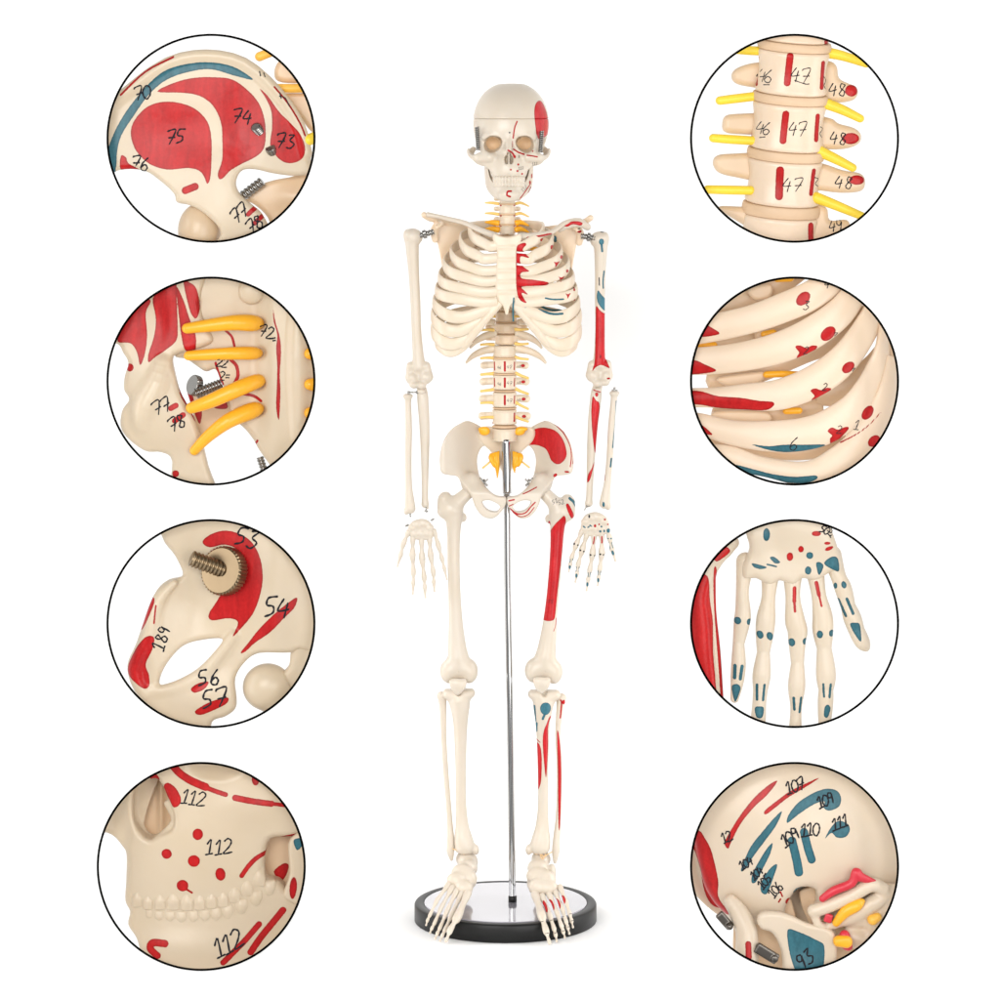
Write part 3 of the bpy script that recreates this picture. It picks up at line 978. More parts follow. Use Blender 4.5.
# lower back
LY = [(352, 24, 11.2), (366.3, 24.4, 13.6), (382.6, 24.6, 14.4), (400, 25, 14.6), (417.5, 25.4, 14.8), (435.5, 26, 12.5)]
for i, (y, w, h) in enumerate(LY):
    it = []
    if i in (1, 2, 3):
        it = [('r', 'line', [(504.8, y - 4.4), (504.8, y + 4)], 1.15)]
        it += [('r', 'line', [(514.6, y - 4), (514.2, y + 3.6)], .6)]
        if i < 3:
            it += [('r', 'line', [(494.4, y - 4), (494.6, y + 4)], .6)]
    if i == 4:
        it = [('r', 'line', [(514.5, y - 4), (514.3, y + 4)], .8), ('r', 'dot', (491.5, y + 6), 1.6)]
    if i in (1, 2, 3, 4):
        it += [('r', 'dot', (522.6 + i * .4, y + 1.2), (2.2, 1.6))]
    vertebra(y, w, h, -8 + (-3 if i == 0 else 0) + (i > 3) * -1, 504.6, 8.5 + i * .4, spine, it, drop=1.2)
lum = [o for o in spine.children if o.name.startswith("vertebra")][-6:]
pl = Pen(lum, AT)
for i in (1, 2, 3):
    y = LY[i][0]
    pl.text("47", 509.6, y + .5, 3.6, .22, spine, .1, gap=.8)
    if i < 3:
        pl.text("46", 499.5, y + 1, 3.0, .2, spine, .1, gap=.7)
    pl.text("48", 519.3, y + 1.6, 2.6, .2, spine, -.1, gap=.8)
for i, y in enumerate((358.6, 374.2, 391.3, 408.7, 427.2)):
    disc(504.6, y, 25.4, -8.5, 1.7 if i < 4 else 2.4)
for y, dl, dr in ((330.5, 0, -1), (345.0, 0, -1), (358.6, 0, 1), (374.2, 2, 4.5), (390, 4, 4.5), (403.5, 0, 6), (418, 0, 4)):
    w = 1.15 if y < 372 or y > 395 else 1.3
    tube("nerve_root", [(494, y, -6), (488, y - .5 + dl * .3, -5), (480.5, y + dl * .4, -4)], [w + .6, w + .2, w], AT, NERVE_THIN, spine)
    tube("nerve_root", [(515, y - 1, -6), (521, y + dr * .4, -5), (528.5, y + dr, -4)], [w + .6, w + .2, w], AT, NERVE_THIN, spine)
tube("nerve_root", [(495, 317, -12), (489, 317, -10), (483, 318.5, -9)], 1.6, AT, NERVE_THIN, spine)
tube("nerve_root", [(514, 317, -12), (520, 317, -10), (527, 317, -9)], 1.2, AT, NERVE_THIN, spine)
for x in (484.5, 519.5):
    S = Solid(); S.ell((x, 432, -6), (5.5, 4.2, 4)); S.ell((x + (3 if x > 500 else -1), 429.5, -5), (5.5, 2.2, 3), 2)
    S.mesh("nerve_root", .6, AT, NERVE_DEEP, spine)
# sacrum with its nerve bundle
S = Solid()
S.plate([(479, 430), (492, 428), (505, 436), (518, 428), (534, 430), (534, 442), (524, 452), (517, 462), (511, 474), (506.5, 478), (502, 474), (496, 462), (489, 452), (479, 442)],
        lambda X, Y: -14 - 10 * ((Y - 430) / 45.0) + 6 * np.sin((Y - 430) / 45 * 3.1) * -0.6 + 0 * X, 4.5, 3, zr=(-45, 0))
S.mesh("sacrum", .8, AT, BONE_TORSO, spine)
rg = random.Random(4)
for m in (-1, 1):
    for k in range(6):
        x0 = 506 + m * (7.5 + 1.5 * k)
        y1 = 478 - 2.3 * k + (0 if m < 0 else -5)
        tube("sacral_nerve", [(x0, 452 + k * .5, -3 + k % 2), (x0 + m * .7, 458, -1 + k % 3), (506 + m * (7.5 + .9 * k), 466, -1 + k % 2), (506 + m * (8.8 + .3 * k), y1, -2)],
             [1.4, 1.7, 1.3, .6], AT, NERVE_DEEP, spine, smooth=4)
tube("sacral_nerve", [(493, 459, -3), (488, 464, -3), (482.5, 468.5, -3)], .9, AT, NERVE_THIN, spine)
tube("sacral_nerve", [(520.5, 461, -3), (525, 464.5, -3), (529.5, 468, -3)], .9, AT, NERVE_THIN, spine)

# ---- rib cage
AR = Aff(14)
chest = bpy.data.objects.new("rib_cage", None); SC.collection.objects.link(chest); chest.parent = skel; chest.empty_display_size = .01
COMB = [(524.5, 241.5), (519, 243), (516.3, 247), (515.8, 265), (516, 284), (518, 295), (521.5, 299.5), (526.5, 301), (524, 297), (521.5, 291), (528, 293), (524.5, 289), (521.5, 285),
        (534, 284.2), (545, 283.8), (548.5, 282), (545, 280), (533, 278), (521.5, 276.5), (521, 271), (529, 269.8), (525, 266.5), (520.5, 262), (520.5, 255), (529, 256.5), (525, 252), (522.5, 248), (526, 243.5)]
chest_items = [('r', 'poly', COMB),
               ('r', 'dot', (541.7, 239.2), (2.0, 1.6)), ('r', 'dot', (551.7, 246.7), (1.8, 2.2)), ('r', 'dot', (561.3, 256.6), (1.6, 2.0)), ('r', 'dot', (567, 270.4), (1.4, 1.7)), ('r', 'dot', (574, 289), (1, 1.6)),
               ('b', 'dot', (555.5, 240), (2.2, 3)), ('r', 'dot', (574.5, 300), (1, 1.6)),
               ('r', 'poly', [(552.9, 260.3), (556, 261.4), (559.5, 260.4), (557.4, 263.6), (555, 266.4), (554.8, 263.4)]),
               ('r', 'poly', [(557.9, 275.3), (561, 276.4), (564.2, 275.2), (562.2, 278.6), (560, 281), (559.6, 278.4)]),
               ('r', 'poly', [(565, 292), (567.6, 293), (570.4, 291.8), (568.8, 295), (567.2, 297.6), (566.6, 295)]),
               ('b', 'line', [(545, 296.4), (553, 297.8), (563, 297.8)], .85), ('b', 'line', [(538, 306), (546, 310.5), (554, 312.3), (562, 312)], 1.1)]
ribs = [
    (229, 37, 244, None), (239, 46, 256.5, None), (252, 55, 268.5, None), (264, 62, 279, None), (278, 67, 289.5, None), (291, 70, 299.5, None),
    (303.5, 72.5, None, [(.84, 313, 22), (.60, 315.5, 30), (.34, 310, 33), (.10, 303, 33)]),
    (316, 74, None, [(.88, 326.5, 20), (.66, 330, 27), (.46, 324, 30), (.24, 314, 31)]),
    (329, 74, None, [(.89, 339, 16), (.72, 342.5, 23), (.56, 337, 26), (.38, 325, 28)]),
    (339.5, 70, None, [(.90, 347, 12), (.78, 349.5, 18), (.66, 346, 22), (.52, 338, 24)]),
]
rj = random.Random(7)
for k, (ly, W, fe, alt) in enumerate(ribs):
    for m in (-1, 1):
        j = rj.uniform(-.7, .7)
        cx = 506.3
        pt = lambda fx, y, z: (cx + m * W * fx, y + j, z)
        rise = (3, 8, 12, 15)[k] if k < 4 else 17
        back = [(cx + m * 12, ly - rise + k * .2, -32), pt(.50, ly - rise, -40), pt(.86, ly - rise * .6, -27), pt(1.0, ly, -2)]
        if alt is None:
            dy = fe - ly
            pts = back + [pt(.90, ly + dy * .52, 18), pt(.62, ly + dy * .88, 29), (cx + m * (22 if k else 16), fe + 1, 34), (cx + m * 9, fe, 35)]
            ru = [3.2, 4.2, 4.9, 5.6, 5.7, 5.6, 5.3, 5.0]
        else:
            pts = back + [pt(fx, y, z) for fx, y, z in alt]
            ru = [3.2, 4.2, 5.2, 6.3, 6.6, 6.2, 5.6, 4.6]
        rn = [2.2, 2.0, 1.9, 1.8, 1.8, 2.0, 2.3, 2.3]
        V, F = sweep(pts, ru, rn, 12 if m < 0 else 40, 9 if m < 0 else 26, (0, 1, 0))
        o = build("rib", V, F, AR, BONE_TORSO, chest, chest_items if m > 0 else (), face=-.2)
        fix_normals(o)
for y0, y1, w in ((334, 349, 36), (349, 364, 40)):
    for m in (-1, 1):
        V, F = sweep([(506 + m * 10, y0, -22), (506 + m * w * .6, y0 + 4, -24), (506 + m * w * .85, y0 + 9, -20), (506 + m * w, y1, -14)], [3.4, 3.6, 2.8, 1.2], [2, 2, 1.8, 1], 10, 7)
        fix_normals(build("rib", V, F, AR, BONE_TORSO, chest))
# costal margin: the cartilage arch joining the lower ribs
for m in (-1, 1):
    S = Solid()
    q = lambda x: 506.3 + m * (506.3 - x)
    S.chain([(q(500), 302, 33), (q(489), 313.5, 32), (q(479), 325, 29), (q(468), 339, 25), (q(456), 350, 18), (q(449), 353, 13)], [3.4, 4.0, 4.2, 4.2, 3.6, 2.4], 2)
    S.chain([(q(492), 303, 32), (q(480), 311, 31), (q(468), 321, 27)], [3.6, 3.4, 2.4], 3)
    S.chain([(q(479), 325, 29), (q(466), 331, 25), (q(455), 333, 21)], [3.6, 3.2, 2.4], 3)
    S.chain([(q(496), 297, 33), (q(484), 300, 32)], [3.4, 2.6], 3)
    it = [('b', 'line', [(513.6, 296), (518, 299.5), (526, 306), (534, 314)], .8)] if m > 0 else []
    S.mesh("rib_cartilage", .75, AR, BONE_TORSO, chest, it)
# sternum
S = Solid()
S.plate([(494, 232.5), (500, 234.5), (506.5, 235.5), (513, 234.5), (520, 232.5), (521, 239), (517, 246), (516.5, 258), (517.5, 272), (517.8, 288), (514.5, 299), (510, 304), (508, 312), (505.5, 312), (503, 304),
         (498.5, 299), (495.5, 288), (496, 272), (497, 258), (496.5, 246), (493, 239)], lambda X, Y: 36 - 0.012 * (X - 506.5) ** 2 + 0 * Y, 2.6, 1.8, zr=(24, 44))
for y in (251, 263, 274, 284.5, 295):
    for m in (-1, 1):
        S.ell((506.5 + m * 11.2, y, 39.5), (1.5, 1.0, 2), .8, sub=True)
    S.cap((499, y - 5, 37.3), (514, y - 5, 37.3), 1.6, 1.6, 2)
S.mesh("sternum", .6, AR, BONE_TORSO, chest, [('r', 'poly', COMB), ('b', 'line', [(513.6, 296), (512.8, 306), (513, 318)], .8)])
tube("cartilage_strip", [(513.8, 296, 37), (512.9, 306, 36), (513.2, 319, 33)], .9, AR, BONE_TORSO, chest, items=[('b', 'line', [(513.6, 294), (513, 322)], 4)])
for x, y in ((488, 248), (536, 250)):
    tube("nerve_root", [(x - 5, y - 1, -20), (x + 1, y, -18), (x + 6, y + 1.5, -18)], 2.1, AR, NERVE_DEEP, spine)

# ---- shoulder girdle
AG = Aff(10)
for m in (-1, 1):
    if m < 0:
        cl = [(427, 214.6, -2), (438, 216.5, 0), (450, 219, 6), (465, 222.5, 16), (480, 229, 26), (497, 235.5, 33)]
    else:
        cl = [(587, 225, -2), (578, 220.5, 2), (565, 222.5, 8), (552, 231, 16), (536, 234.5, 26), (518, 235.5, 33)]
    V, F = sweep(cl, [2.6, 2.2, 2.3, 2.5, 2.9, 3.6], [3.0, 2.6, 2.4, 2.5, 2.8, 3.2], 12, 8)
    o = build("clavicle", V, F, AG, BONE, skel, [('r', 'line', [(526, 236.5), (538, 235.3), (551, 233)], .95)] if m > 0 else ())
    fix_normals(o)
    q = (lambda x: x) if m < 0 else (lambda x: 1014.5 - x)
    dy = 0 if m < 0 else 3
    S = Solid()
    S.plate([(q(433), 224 + dy), (q(440), 226 + dy), (q(450), 224 + dy), (q(466), 224 + dy), (q(482), 230), (q(476), 246), (q(463), 272), (q(452), 292), (q(447), 292), (q(443), 276), (q(440), 258), (q(437), 244), (q(433), 236 + dy)],
            lambda X, Y: -20 - np.abs(X - 507) * 0.0 - (70 - np.abs(X - 507)) * 0.22 + 0 * Y, 1.9, 1.6, zr=(-50, 0))
    S.chain([(q(424), 215 + dy, -3), (q(430), 219 + dy, -8), (q(442), 222 + dy, -18), (q(462), 226 + dy, -26)], [3.0, 2.8, 2.2, 1.8], 2.5)
    S.chain([(q(436), 226 + dy, -14), (q(434), 232 + dy, -12), (q(435), 240 + dy, -13)], [3.4, 4.2, 3.4], 2.5)
    S.chain([(q(438), 224 + dy, -12), (q(441), 224 + dy, -2), (q(437), 227 + dy, 4)], [2.8, 2.3, 2.2], 2)
    it = []
    if m > 0:
        it = [('r', 'line', [(565, 224.8), (571, 221.8), (580, 223)], 1.5), ('b', 'dot', (555, 239.5), (2.2, 3)), ('r', 'dot', (579.5, 231.8), (2.6, 1.4)), ('k', 'dot', (579, 228.8), (2, .5))]
    S.mesh("scapula", .75, AG, BONE_BOUNCE, skel, it)
    if m > 0:
        S = Solid(); S.chain([(560, 229, 4), (568, 224, 4), (579, 222.6, 3), (587.5, 227, 0)], [3.0, 4.4, 4.6, 3.4], 1.5)
        S.mesh("acromion", .6, AG, BONE, skel, [('r', 'poly', [(564, 225), (570, 221.5), (578, 221), (582.5, 223), (580, 225.5), (573, 224), (567, 226.5)])])
    sx = (434, 231.5) if m < 0 else (581, 236)
    ex = (417, 236.5) if m < 0 else (595, 238)
    screw("shoulder_screw", (sx[0], sx[1], 0), (ex[0], ex[1], 0), 3.0, AG, skel, 6)
    mx = (sx[0] * .35 + ex[0] * .65, sx[1] * .35 + ex[1] * .65)
    mx2 = (sx[0] * .55 + ex[0] * .45, sx[1] * .55 + ex[1] * .45)
    knurl("shoulder_nut", (mx[0], mx[1], 0), (mx2[0], mx2[1], 0), 4.4, AG, skel, 14)

# ---- arms
def sim(a0, b0, a1, b1, mirror):
    """similarity that carries the drawn left bone a0->b0 onto a1->b1"""
    a0, b0, a1, b1 = [np.array(v, float) for v in (a0, b0, a1, b1)]
    d0, d1 = b0 - a0, b1 - a1
    s = np.linalg.norm(d1) / np.linalg.norm(d0)
    t0 = math.atan2(d0[1], -d0[0] if mirror else d0[0]); t1 = math.atan2(d1[1], d1[0])
    c, sn = math.cos(t1 - t0) * s, math.sin(t1 - t0) * s
    def f(x, y, z):
        dx, dy = x - a0[0], y - a0[1]
        if mirror:
            dx = -dx
        return (a1[0] + c * dx - sn * dy, a1[1] + sn * dx + c * dy, z)
    return f

ident = lambda x, y, z: (x, y, z)
def humerus(T, items, aff):
    S = Solid()
    S.chain([T(412, 241, 0), T(412.5, 252, 0), T(414, 275, 0), T(415.3, 300, 0), T(416.5, 330, 1), T(418, 352, 1), T(419, 366, 1)], [7.2, 6.3, 5.2, 5.0, 4.8, 5.4, 6.6], 2)
    S.ell(T(412.5, 236, 0), (8.2, 7.8, 8), 3)
    S.ell(T(417.5, 237, -2), (5.2, 6.2, 6.5), 3)
    S.ell(T(407.5, 235, 3), (4, 6, 5), 2)
    S.ell(T(412, 378, 1), (6.2, 6.6, 5.5), 4); S.ell(T(425.5, 377, 1), (7, 7.2, 6), 4)
    S.ell(T(414, 384.5, 3), (4.6, 3.8, 5), 2); S.ell(T(421.5, 385, 3), (4.8, 4.4, 5), 2)
    S.chain([T(411, 366, 1), T(408.8, 377, 0)], [4.5, 3], 2); S.chain([T(426, 366, 1), T(429.8, 377, 0)], [4.5, 3.2], 2)
    S.ell(T(418.5, 374, 8), (4, 4.5, 3.6), 2, sub=True)
    return S.mesh("humerus", .75, aff, BONE, skel, items)
def radius_bone(T, items, aff, s=1):
    S = Solid()
    S.ell(T(408, 396, 2), (5.0, 2.8, 5), 1)
    S.chain([T(408, 398, 2), T(408.3, 405, 2), T(408.8, 430, 3), T(408.4, 460, 3), T(408.8, 485, 3), T(409.8, 500, 3), T(410.3, 508, 3)], [3.6, 3.0, 3.3, 3.2, 3.4, 4.6, 5.4], 1.5)
    S.ell(T(406.5, 511, 3), (2.6, 3.5, 3), 1.5)
    return S.mesh("radius", .6, aff, BONE, skel, items)
def ulna_bone(T, items, aff):
    S = Solid()
    S.chain([T(421, 386, -3), T(422.5, 394, 0), T(423, 402, 1), T(424.5, 425, 1), T(425, 455, 1), T(425, 480, 1), T(425, 498, 1), T(425.2, 504, 1)], [4.4, 5.4, 5.6, 5.1, 4.2, 3.4, 3.2, 3.9], 1.5)
    S.ell(T(421.5, 391, 5), (4, 2.6, 3), 1.5)
    S.chain([T(425.5, 504, 1), T(427.5, 508, 1)], [2.4, 1.2], 1)
    return S.mesh("ulna", .6, aff, BONE, skel, items)
AL = Aff(8)
humerus(ident, [], AL); radius_bone(ident, [], AL); ulna_bone(ident, [], AL)
TR = sim((412.5, 236), (419, 377), (600, 239), (599.5, 375), True)
hum_r = humerus(TR, [
    ('r', 'poly', [(596, 306), (599, 309), (603, 312.5), (606.5, 313.2), (607.5, 313.5), (607.3, 340), (606.2, 358), (609.5, 367.5), (605, 366), (600.5, 364.5), (596, 366.5), (592, 370.5), (594.5, 360), (595.2, 335), (595.5, 318)]),
    ('b', 'poly', [(598, 290), (601, 294), (606.5, 301), (607, 311), (602.5, 309), (598, 303), (596.6, 296)]),
    ('b', 'dot', (601.2, 241.5), (2.6, 3.2)), ('b', 'line', [(601.2, 242), (602, 251)], 1.1),
    ('k', 'line', [(599, 277.5), (599.2, 285)], .55), ('b', 'line', [(604, 271), (603, 280), (603.2, 288)], .75), ('b', 'line', [(607.8, 266), (607.2, 285), (606.8, 298)], .5),
    ('r', 'dot', (608.3, 378), (2, 1)), ('k', 'dot', (602, 232), (2, .6))], AL)
TF = sim((408, 397), (410, 508), (614.3, 394), (604.8, 503), True)
rad_r = radius_bone(TF, [('b', 'line', [(616.3, 401), (615.4, 420), (612.6, 447)], .75), ('b', 'line', [(611.2, 458), (610.3, 466)], .9), ('r', 'line', [(607.4, 430), (606.8, 443)], .45),
                 ('b', 'dot', (603.3, 503.5), (1.3, 2.6)), ('r', 'line', [(606.4, 452), (604.5, 480)], .3)], AL)
TU = sim((422.5, 388), (425.3, 505), (596.5, 387), (588.6, 504), True)
uln_r = ulna_bone(TU, [('r', 'poly', [(592.6, 396), (596, 400), (599.4, 404), (599, 425), (595.5, 452), (593.4, 444), (591.6, 425), (591.2, 408)]), ('r', 'line', [(593.6, 389.5), (600, 391.5)], .6), ('r', 'dot', (596.5, 394), (1.7, 2.2)),
                ('r', 'poly', [(594.2, 461), (591.4, 468), (588, 474), (587, 482), (590, 479), (592.6, 470)])], AL)
for a, b, r in (((408.6, 392, 3), (417.5, 392, 3), .8), ((408.6, 390.8, 3), (408.6, 396, 3), 1.3), ((417, 390.5, 3), (417.6, 393.5, 3), 1.2),
                ((426, 506, 3), (426.5, 512, 3), .8), ((424.4, 510.5, 3), (428.2, 511, 3), .8), ((410.3, 511, 4), (410.6, 516.5, 4), .9),
                ((405.5, 525.5, 5), (409, 524, 5), 1.1), ((431, 520, 5), (434.4, 518, 5), 1.0),
                ((614.5, 387, 3), (614.5, 394, 3), 1.1), ((611.6, 389.8, 3), (617.4, 390.4, 3), .8), ((586, 505.8, 3), (590, 504.8, 3), 1.2), ((584, 510, 3), (588, 504.5, 3), .5)):
    screw("joint_pin", a, b, r, AL, skel, 3)

# ---- hands
AH = Aff(12)
def hand(name, fingers, carpals, outline, items, label=None):
    h = bpy.data.objects.new(name, None); SC.collection.objects.link(h); h.parent = skel; h.empty_display_size = .01
    C = Solid()
    C.plate(outline, 4, 3.0, 2.4, zr=(-4, 12))
    for x, y, r in carpals:
        C.ell((x, y, 5.8), (r, r * .9, 2.6), 1.0)
    cb = C.mesh("carpal_bones", .5, AH, BONE, h, items)
    for pts, rs, cuts in fingers:
        for i in range(len(pts) - 1):
            a, b = np.array(pts[i], float), np.array(pts[i + 1], float)
            d = b - a; L = np.linalg.norm(d); u = d / L
            r0, r1 = rs[i] * 1.1, rs[i + 1] * 1.16
            S = Solid()
            g = .25
            last = i == len(pts) - 2
            P = [a + u * g, a + u * L * .18, a + u * L * .5, b - u * L * .2, b - u * g]
            R = [r0 * 1.0, r0 * 1.02, min(r0, r1) * .66, r1 * .98, r1 * 1.12]
            if last:
                R = [r0 * .9, r0 * .9, r0 * .62, r1 * .8, r1 * .9]
            S.chain([(p[0], p[1], 4.5 + (i * .2)) for p in P], R, .8, smooth=2)
            S.mesh("metacarpal" if i == 0 else "phalanx", .42, AH, BONE, h, items)
    return h, cb
F2 = lambda pts, rs: (pts, rs, None)
hand("hand", [
    F2([(409, 531), (403.5, 543), (400.6, 555), (397.5, 566)], [2.5, 2.2, 1.9, .9]),
    F2([(413, 537), (412.6, 555), (413.6, 571.5), (413.4, 583), (413, 593.5)], [2.4, 2.5, 2.1, 1.7, .9]),
    F2([(421.5, 538), (422.2, 558), (424.3, 577), (425, 587), (425.5, 597)], [2.5, 2.6, 2.1, 1.8, 1.0]),
    F2([(429.5, 537), (430.8, 555), (433.6, 572), (434, 582), (434.6, 591)], [2.4, 2.4, 2.0, 1.6, .9]),
    F2([(434, 530), (438.5, 545), (442, 558), (444.5, 568), (447, 579)], [2.2, 2.1, 1.8, 1.5, .8])],
    [(412, 527, 4), (418, 524, 4.5), (424.5, 523, 4.5), (430, 527, 4), (415, 533, 3.8), (421.5, 533, 4), (428, 533, 3.8)],
    [(408.5, 528), (412, 521.5), (419, 518.6), (426, 519), (431, 523), (433.5, 531), (432, 538), (421, 539.5), (411, 537)], [])
hi = [('b', 'dot', (580.6, 514), (1.7, 1.2)), ('k', 'dot', (589, 515.5), (1.0, 1.7)), ('b', 'dot', (584, 526), (1.8, .8), .6), ('b', 'dot', (588.3, 526), (1.6, .7), -.6), ('b', 'dot', (590.5, 524.8), (1.6, .7), .6),
      ('r', 'dot', (594.8, 524.8), (1.3, 1.5)), ('r', 'dot', (598.9, 523.4), .9), ('b', 'dot', (601.2, 525.6), 1.0), ('b', 'dot', (600.0, 530.4), 1.2), ('r', 'dot', (604.6, 518.6), (1.1, .9)), ('r', 'dot', (607.6, 523.5), (1.1, .8)),
      ('b', 'dot', (604, 530), (.9, 1.5)), ('b', 'dot', (608.2, 529.8), (1.9, 2.2)), ('r', 'line', [(594.2, 536), (593.2, 543)], .65), ('r', 'line', [(601.6, 535.5), (601.7, 542)], .7),
      ('k', 'dot', (573.9, 543), 1.1), ('k', 'dot', (577.6, 544.2), .8), ('k', 'dot', (580.2, 549.4), 1.0), ('k', 'dot', (583.6, 550.6), .9), ('k', 'dot', (590.3, 554), 1.0), ('k', 'dot', (594.4, 554.8), .8),
      ('k', 'dot', (600, 553.3), 1.0), ('k', 'dot', (603.3, 553.8), .8), ('b', 'dot', (608, 537.6), .7), ('b', 'dot', (610.9, 537.6), .9),
      ('b', 'line', [(570.2, 558), (569.8, 561.5)], .4), ('b', 'line', [(572.6, 558), (572.2, 561.5)], .4), ('b', 'dot', (569.6, 566.3), (1.1, 2)),
      ('b', 'line', [(576.3, 566), (575.9, 570.5)], .4), ('b', 'line', [(579, 566), (578.7, 570.5)], .4), ('b', 'dot', (576.3, 574.7), (1.1, 2.2)),
      ('b', 'line', [(588, 571.8), (588, 576)], .4), ('b', 'line', [(590.4, 571.5), (589.6, 576)], .4), ('b', 'dot', (587.2, 583.5), (1.1, 2.3)),
      ('b', 'line', [(598, 570), (598.3, 574)], .4), ('b', 'line', [(600.5, 570), (600.2, 574)], .4), ('b', 'dot', (598, 579.3), (1.1, 2.3)),
      ('b', 'line', [(608.4, 541.5), (610, 548)], .4), ('b', 'line', [(611.3, 541.5), (612.6, 547)], .4), ('b', 'dot', (612.6, 552), (1.3, 2.6), -.35)]
hand("hand", [
    F2([(582, 530), (576, 544), (571.6, 557), (570, 564), (568.6, 571)], [2.3, 2.3, 1.8, 1.6, .9]),
    F2([(587, 533), (582, 549.5), (578, 564), (576.8, 573), (575.2, 581.5)], [2.4, 2.5, 2.0, 1.7, .9]),
    F2([(594, 534), (592.4, 553.5), (589.6, 569.5), (588, 579), (586.4, 590)], [2.5, 2.6, 2.1, 1.8, 1.0]),
    F2([(601.5, 533), (601.6, 553), (599.6, 568.5), (598.6, 577), (597.4, 585)], [2.4, 2.6, 2.1, 1.7, .9]),
    F2([(606.5, 527), (609.6, 537.5), (612, 549), (615.2, 560)], [2.6, 2.3, 2.0, 1.1])],
    [(585, 521, 4), (591, 517, 4.5), (598, 517, 4.5), (604, 521, 4), (587, 528, 3.8), (594, 528, 4), (601, 528, 3.8)],
    [(581, 524), (584, 516), (590, 512.4), (597, 511.8), (604, 515), (608.5, 521), (609, 529), (604, 534.5), (594, 536), (585, 534.5), (581, 530)], hi,
    label="hand with blue and red spots")

# ---- pelvis
AP = Aff(0)
def zp(X, Y):
    a = np.abs(X - 506.5)
    t = np.clip((a - 20) / 46.0, 0, 1); t = t * t * (3 - 2 * t)
    wing = -20 + 34 * t
    low = 18 - a * 0.16
    w = np.clip((Y - 466) / 26.0, 0, 1); w = w * w * (3 - 2 * w)
    return wing * (1 - w) + low * w
def tp(X, Y):
    a = np.abs(X - 506.5)
    w = np.clip((Y - 462) / 22.0, 0, 1)
    return 2.0 + 3.4 * w + 1.2 * np.exp(-((a - 62) / 6.0) ** 2)
pel_r = [('r', 'poly', [(521.5, 442), (522.5, 437.5), (530, 434), (536, 430), (545, 428.2), (555, 430), (562, 437), (565.5, 446), (566, 455), (561, 462), (556, 463.4), (551, 460), (548.5, 454), (545, 449), (537, 446.5), (527, 446.5)]),
         ('r', 'line', [(548, 420.5), (556, 425), (564, 433), (569.5, 444), (571, 455), (569.8, 465)], .55), ('r', 'line', [(560, 426.5), (568, 436), (573, 450), (572.5, 462)], .45), ('r', 'line', [(536, 423.5), (541, 421.8), (545, 421.4)], .7),
         ('r', 'dot', (555, 474.3), (2.3, 1.5), -.7), ('r', 'dot', (566.5, 470), (2.4, 1.0)), ('r', 'line', [(523, 491.5), (530, 488.6), (536.5, 485.5)], .55),
         ('r', 'line', [(509, 498), (514, 497)], .8), ('r', 'line', [(509, 503.4), (513, 501.5)], .5), ('r', 'line', [(510, 506), (517, 511), (525, 510.5), (531, 504), (535, 500)], .7), ('r', 'line', [(512, 509), (520, 514), (528, 512), (534, 505)], .5)]
for m in (-1, 1):
    q = lambda x: 506.5 + m * (506.5 - x)
    S = Solid()
    S.plate([(q(468), 421.6), (q(460), 423.5), (q(451), 429), (q(444), 439), (q(440.5), 452), (q(440), 463), (q(442), 471), (q(449), 473.6), (q(456), 475), (q(461), 479), (q(467), 486), (q(471.5), 494), (q(475), 504), (q(480), 511.5),
             (q(486), 515.6), (q(494.5), 515.4), (q(502), 508), (q(505.6), 502), (q(505.6), 495), (q(496), 493.5), (q(487), 487), (q(480.5), 479), (q(477.3), 468), (q(477.5), 458), (q(481), 450), (q(487), 445), (q(486), 434), (q(480), 428)],
            zp, tp, 1.9, zr=(-30, 32))
    S.ell((q(471), 483, 4), (9.5, 11, 8), 7)
    S.plate([(q(482.5), 499.5), (q(489), 498), (q(496), 500.5), (q(500.3), 504.5), (q(497), 509), (q(490), 508.6), (q(485), 505)], 12, 30, .5, 1.6, sub=True, zr=(-20, 45))
    S.ell((q(459), 450, 26), (13, 18, 9), 6, sub=True)
    o = S.mesh("hip_bone", .75, AP, BONE, skel, pel_r if m > 0 else ())
    for c in ((q(484), 481.3), (q(484), 481.3)):
        break
    screw("pelvis_screw", (q(480), 477.5, 4), (q(487.5), 485.5, 4), 1.1, AP, skel, 5)
    screw("pelvis_screw", (q(480.5), 485, 5), (q(488), 478.5, 5), .9, AP, skel, 5)
    knurl("pelvis_nut", (q(482.2), 480, 4), (q(483.6), 481.5, 4), 2.7, AP, skel, 12)

# ---- legs
AF = Aff(6)
def femur(T, items):
    S = Solid()
    S.chain([T(454, 512, 0), T(453.8, 530, 1), T(453.6, 550, 2), T(453.9, 575, 3), T(454.8, 600, 3), T(455.9, 625, 3), T(457, 645, 2), T(458, 655, 2)], [9.2, 6.9, 6.2, 6.1, 6.2, 7.2, 9.0, 10.2], 2)
    S.chain([T(446, 510, -1), T(444.8, 500, -2), T(446.2, 496.5, -2)], [9.0, 7.2, 4.6], 5)
    S.chain([T(452, 507, 0), T(462, 498, -1), T(470, 491, -3)], [9.0, 6.8, 6.2], 4)
    S.ell(T(474, 487, -4), (8.2, 8.4, 8.4), 2)
    S.ell(T(463.2, 518, -4), (3.4, 4.4, 4), 3)
    S.ell(T(449, 671, 1), (9.0, 12, 10), 4); S.ell(T(469, 671, 1), (9.0, 12, 10), 4)
    S.ell(T(459, 666, 3), (12, 12, 9), 5)
    S.ell(T(459, 680, 14), (4, 6, 5), 3, sub=True)
    S.ell(T(458, 670, 12.4), (.8, .8, 2), .3, sub=True)
    return S.mesh("femur", .85, AF, BONE, skel, items)
femur(ident, [])
TL = sim((454, 512), (459, 672), (558, 514), (543.6, 672), True)
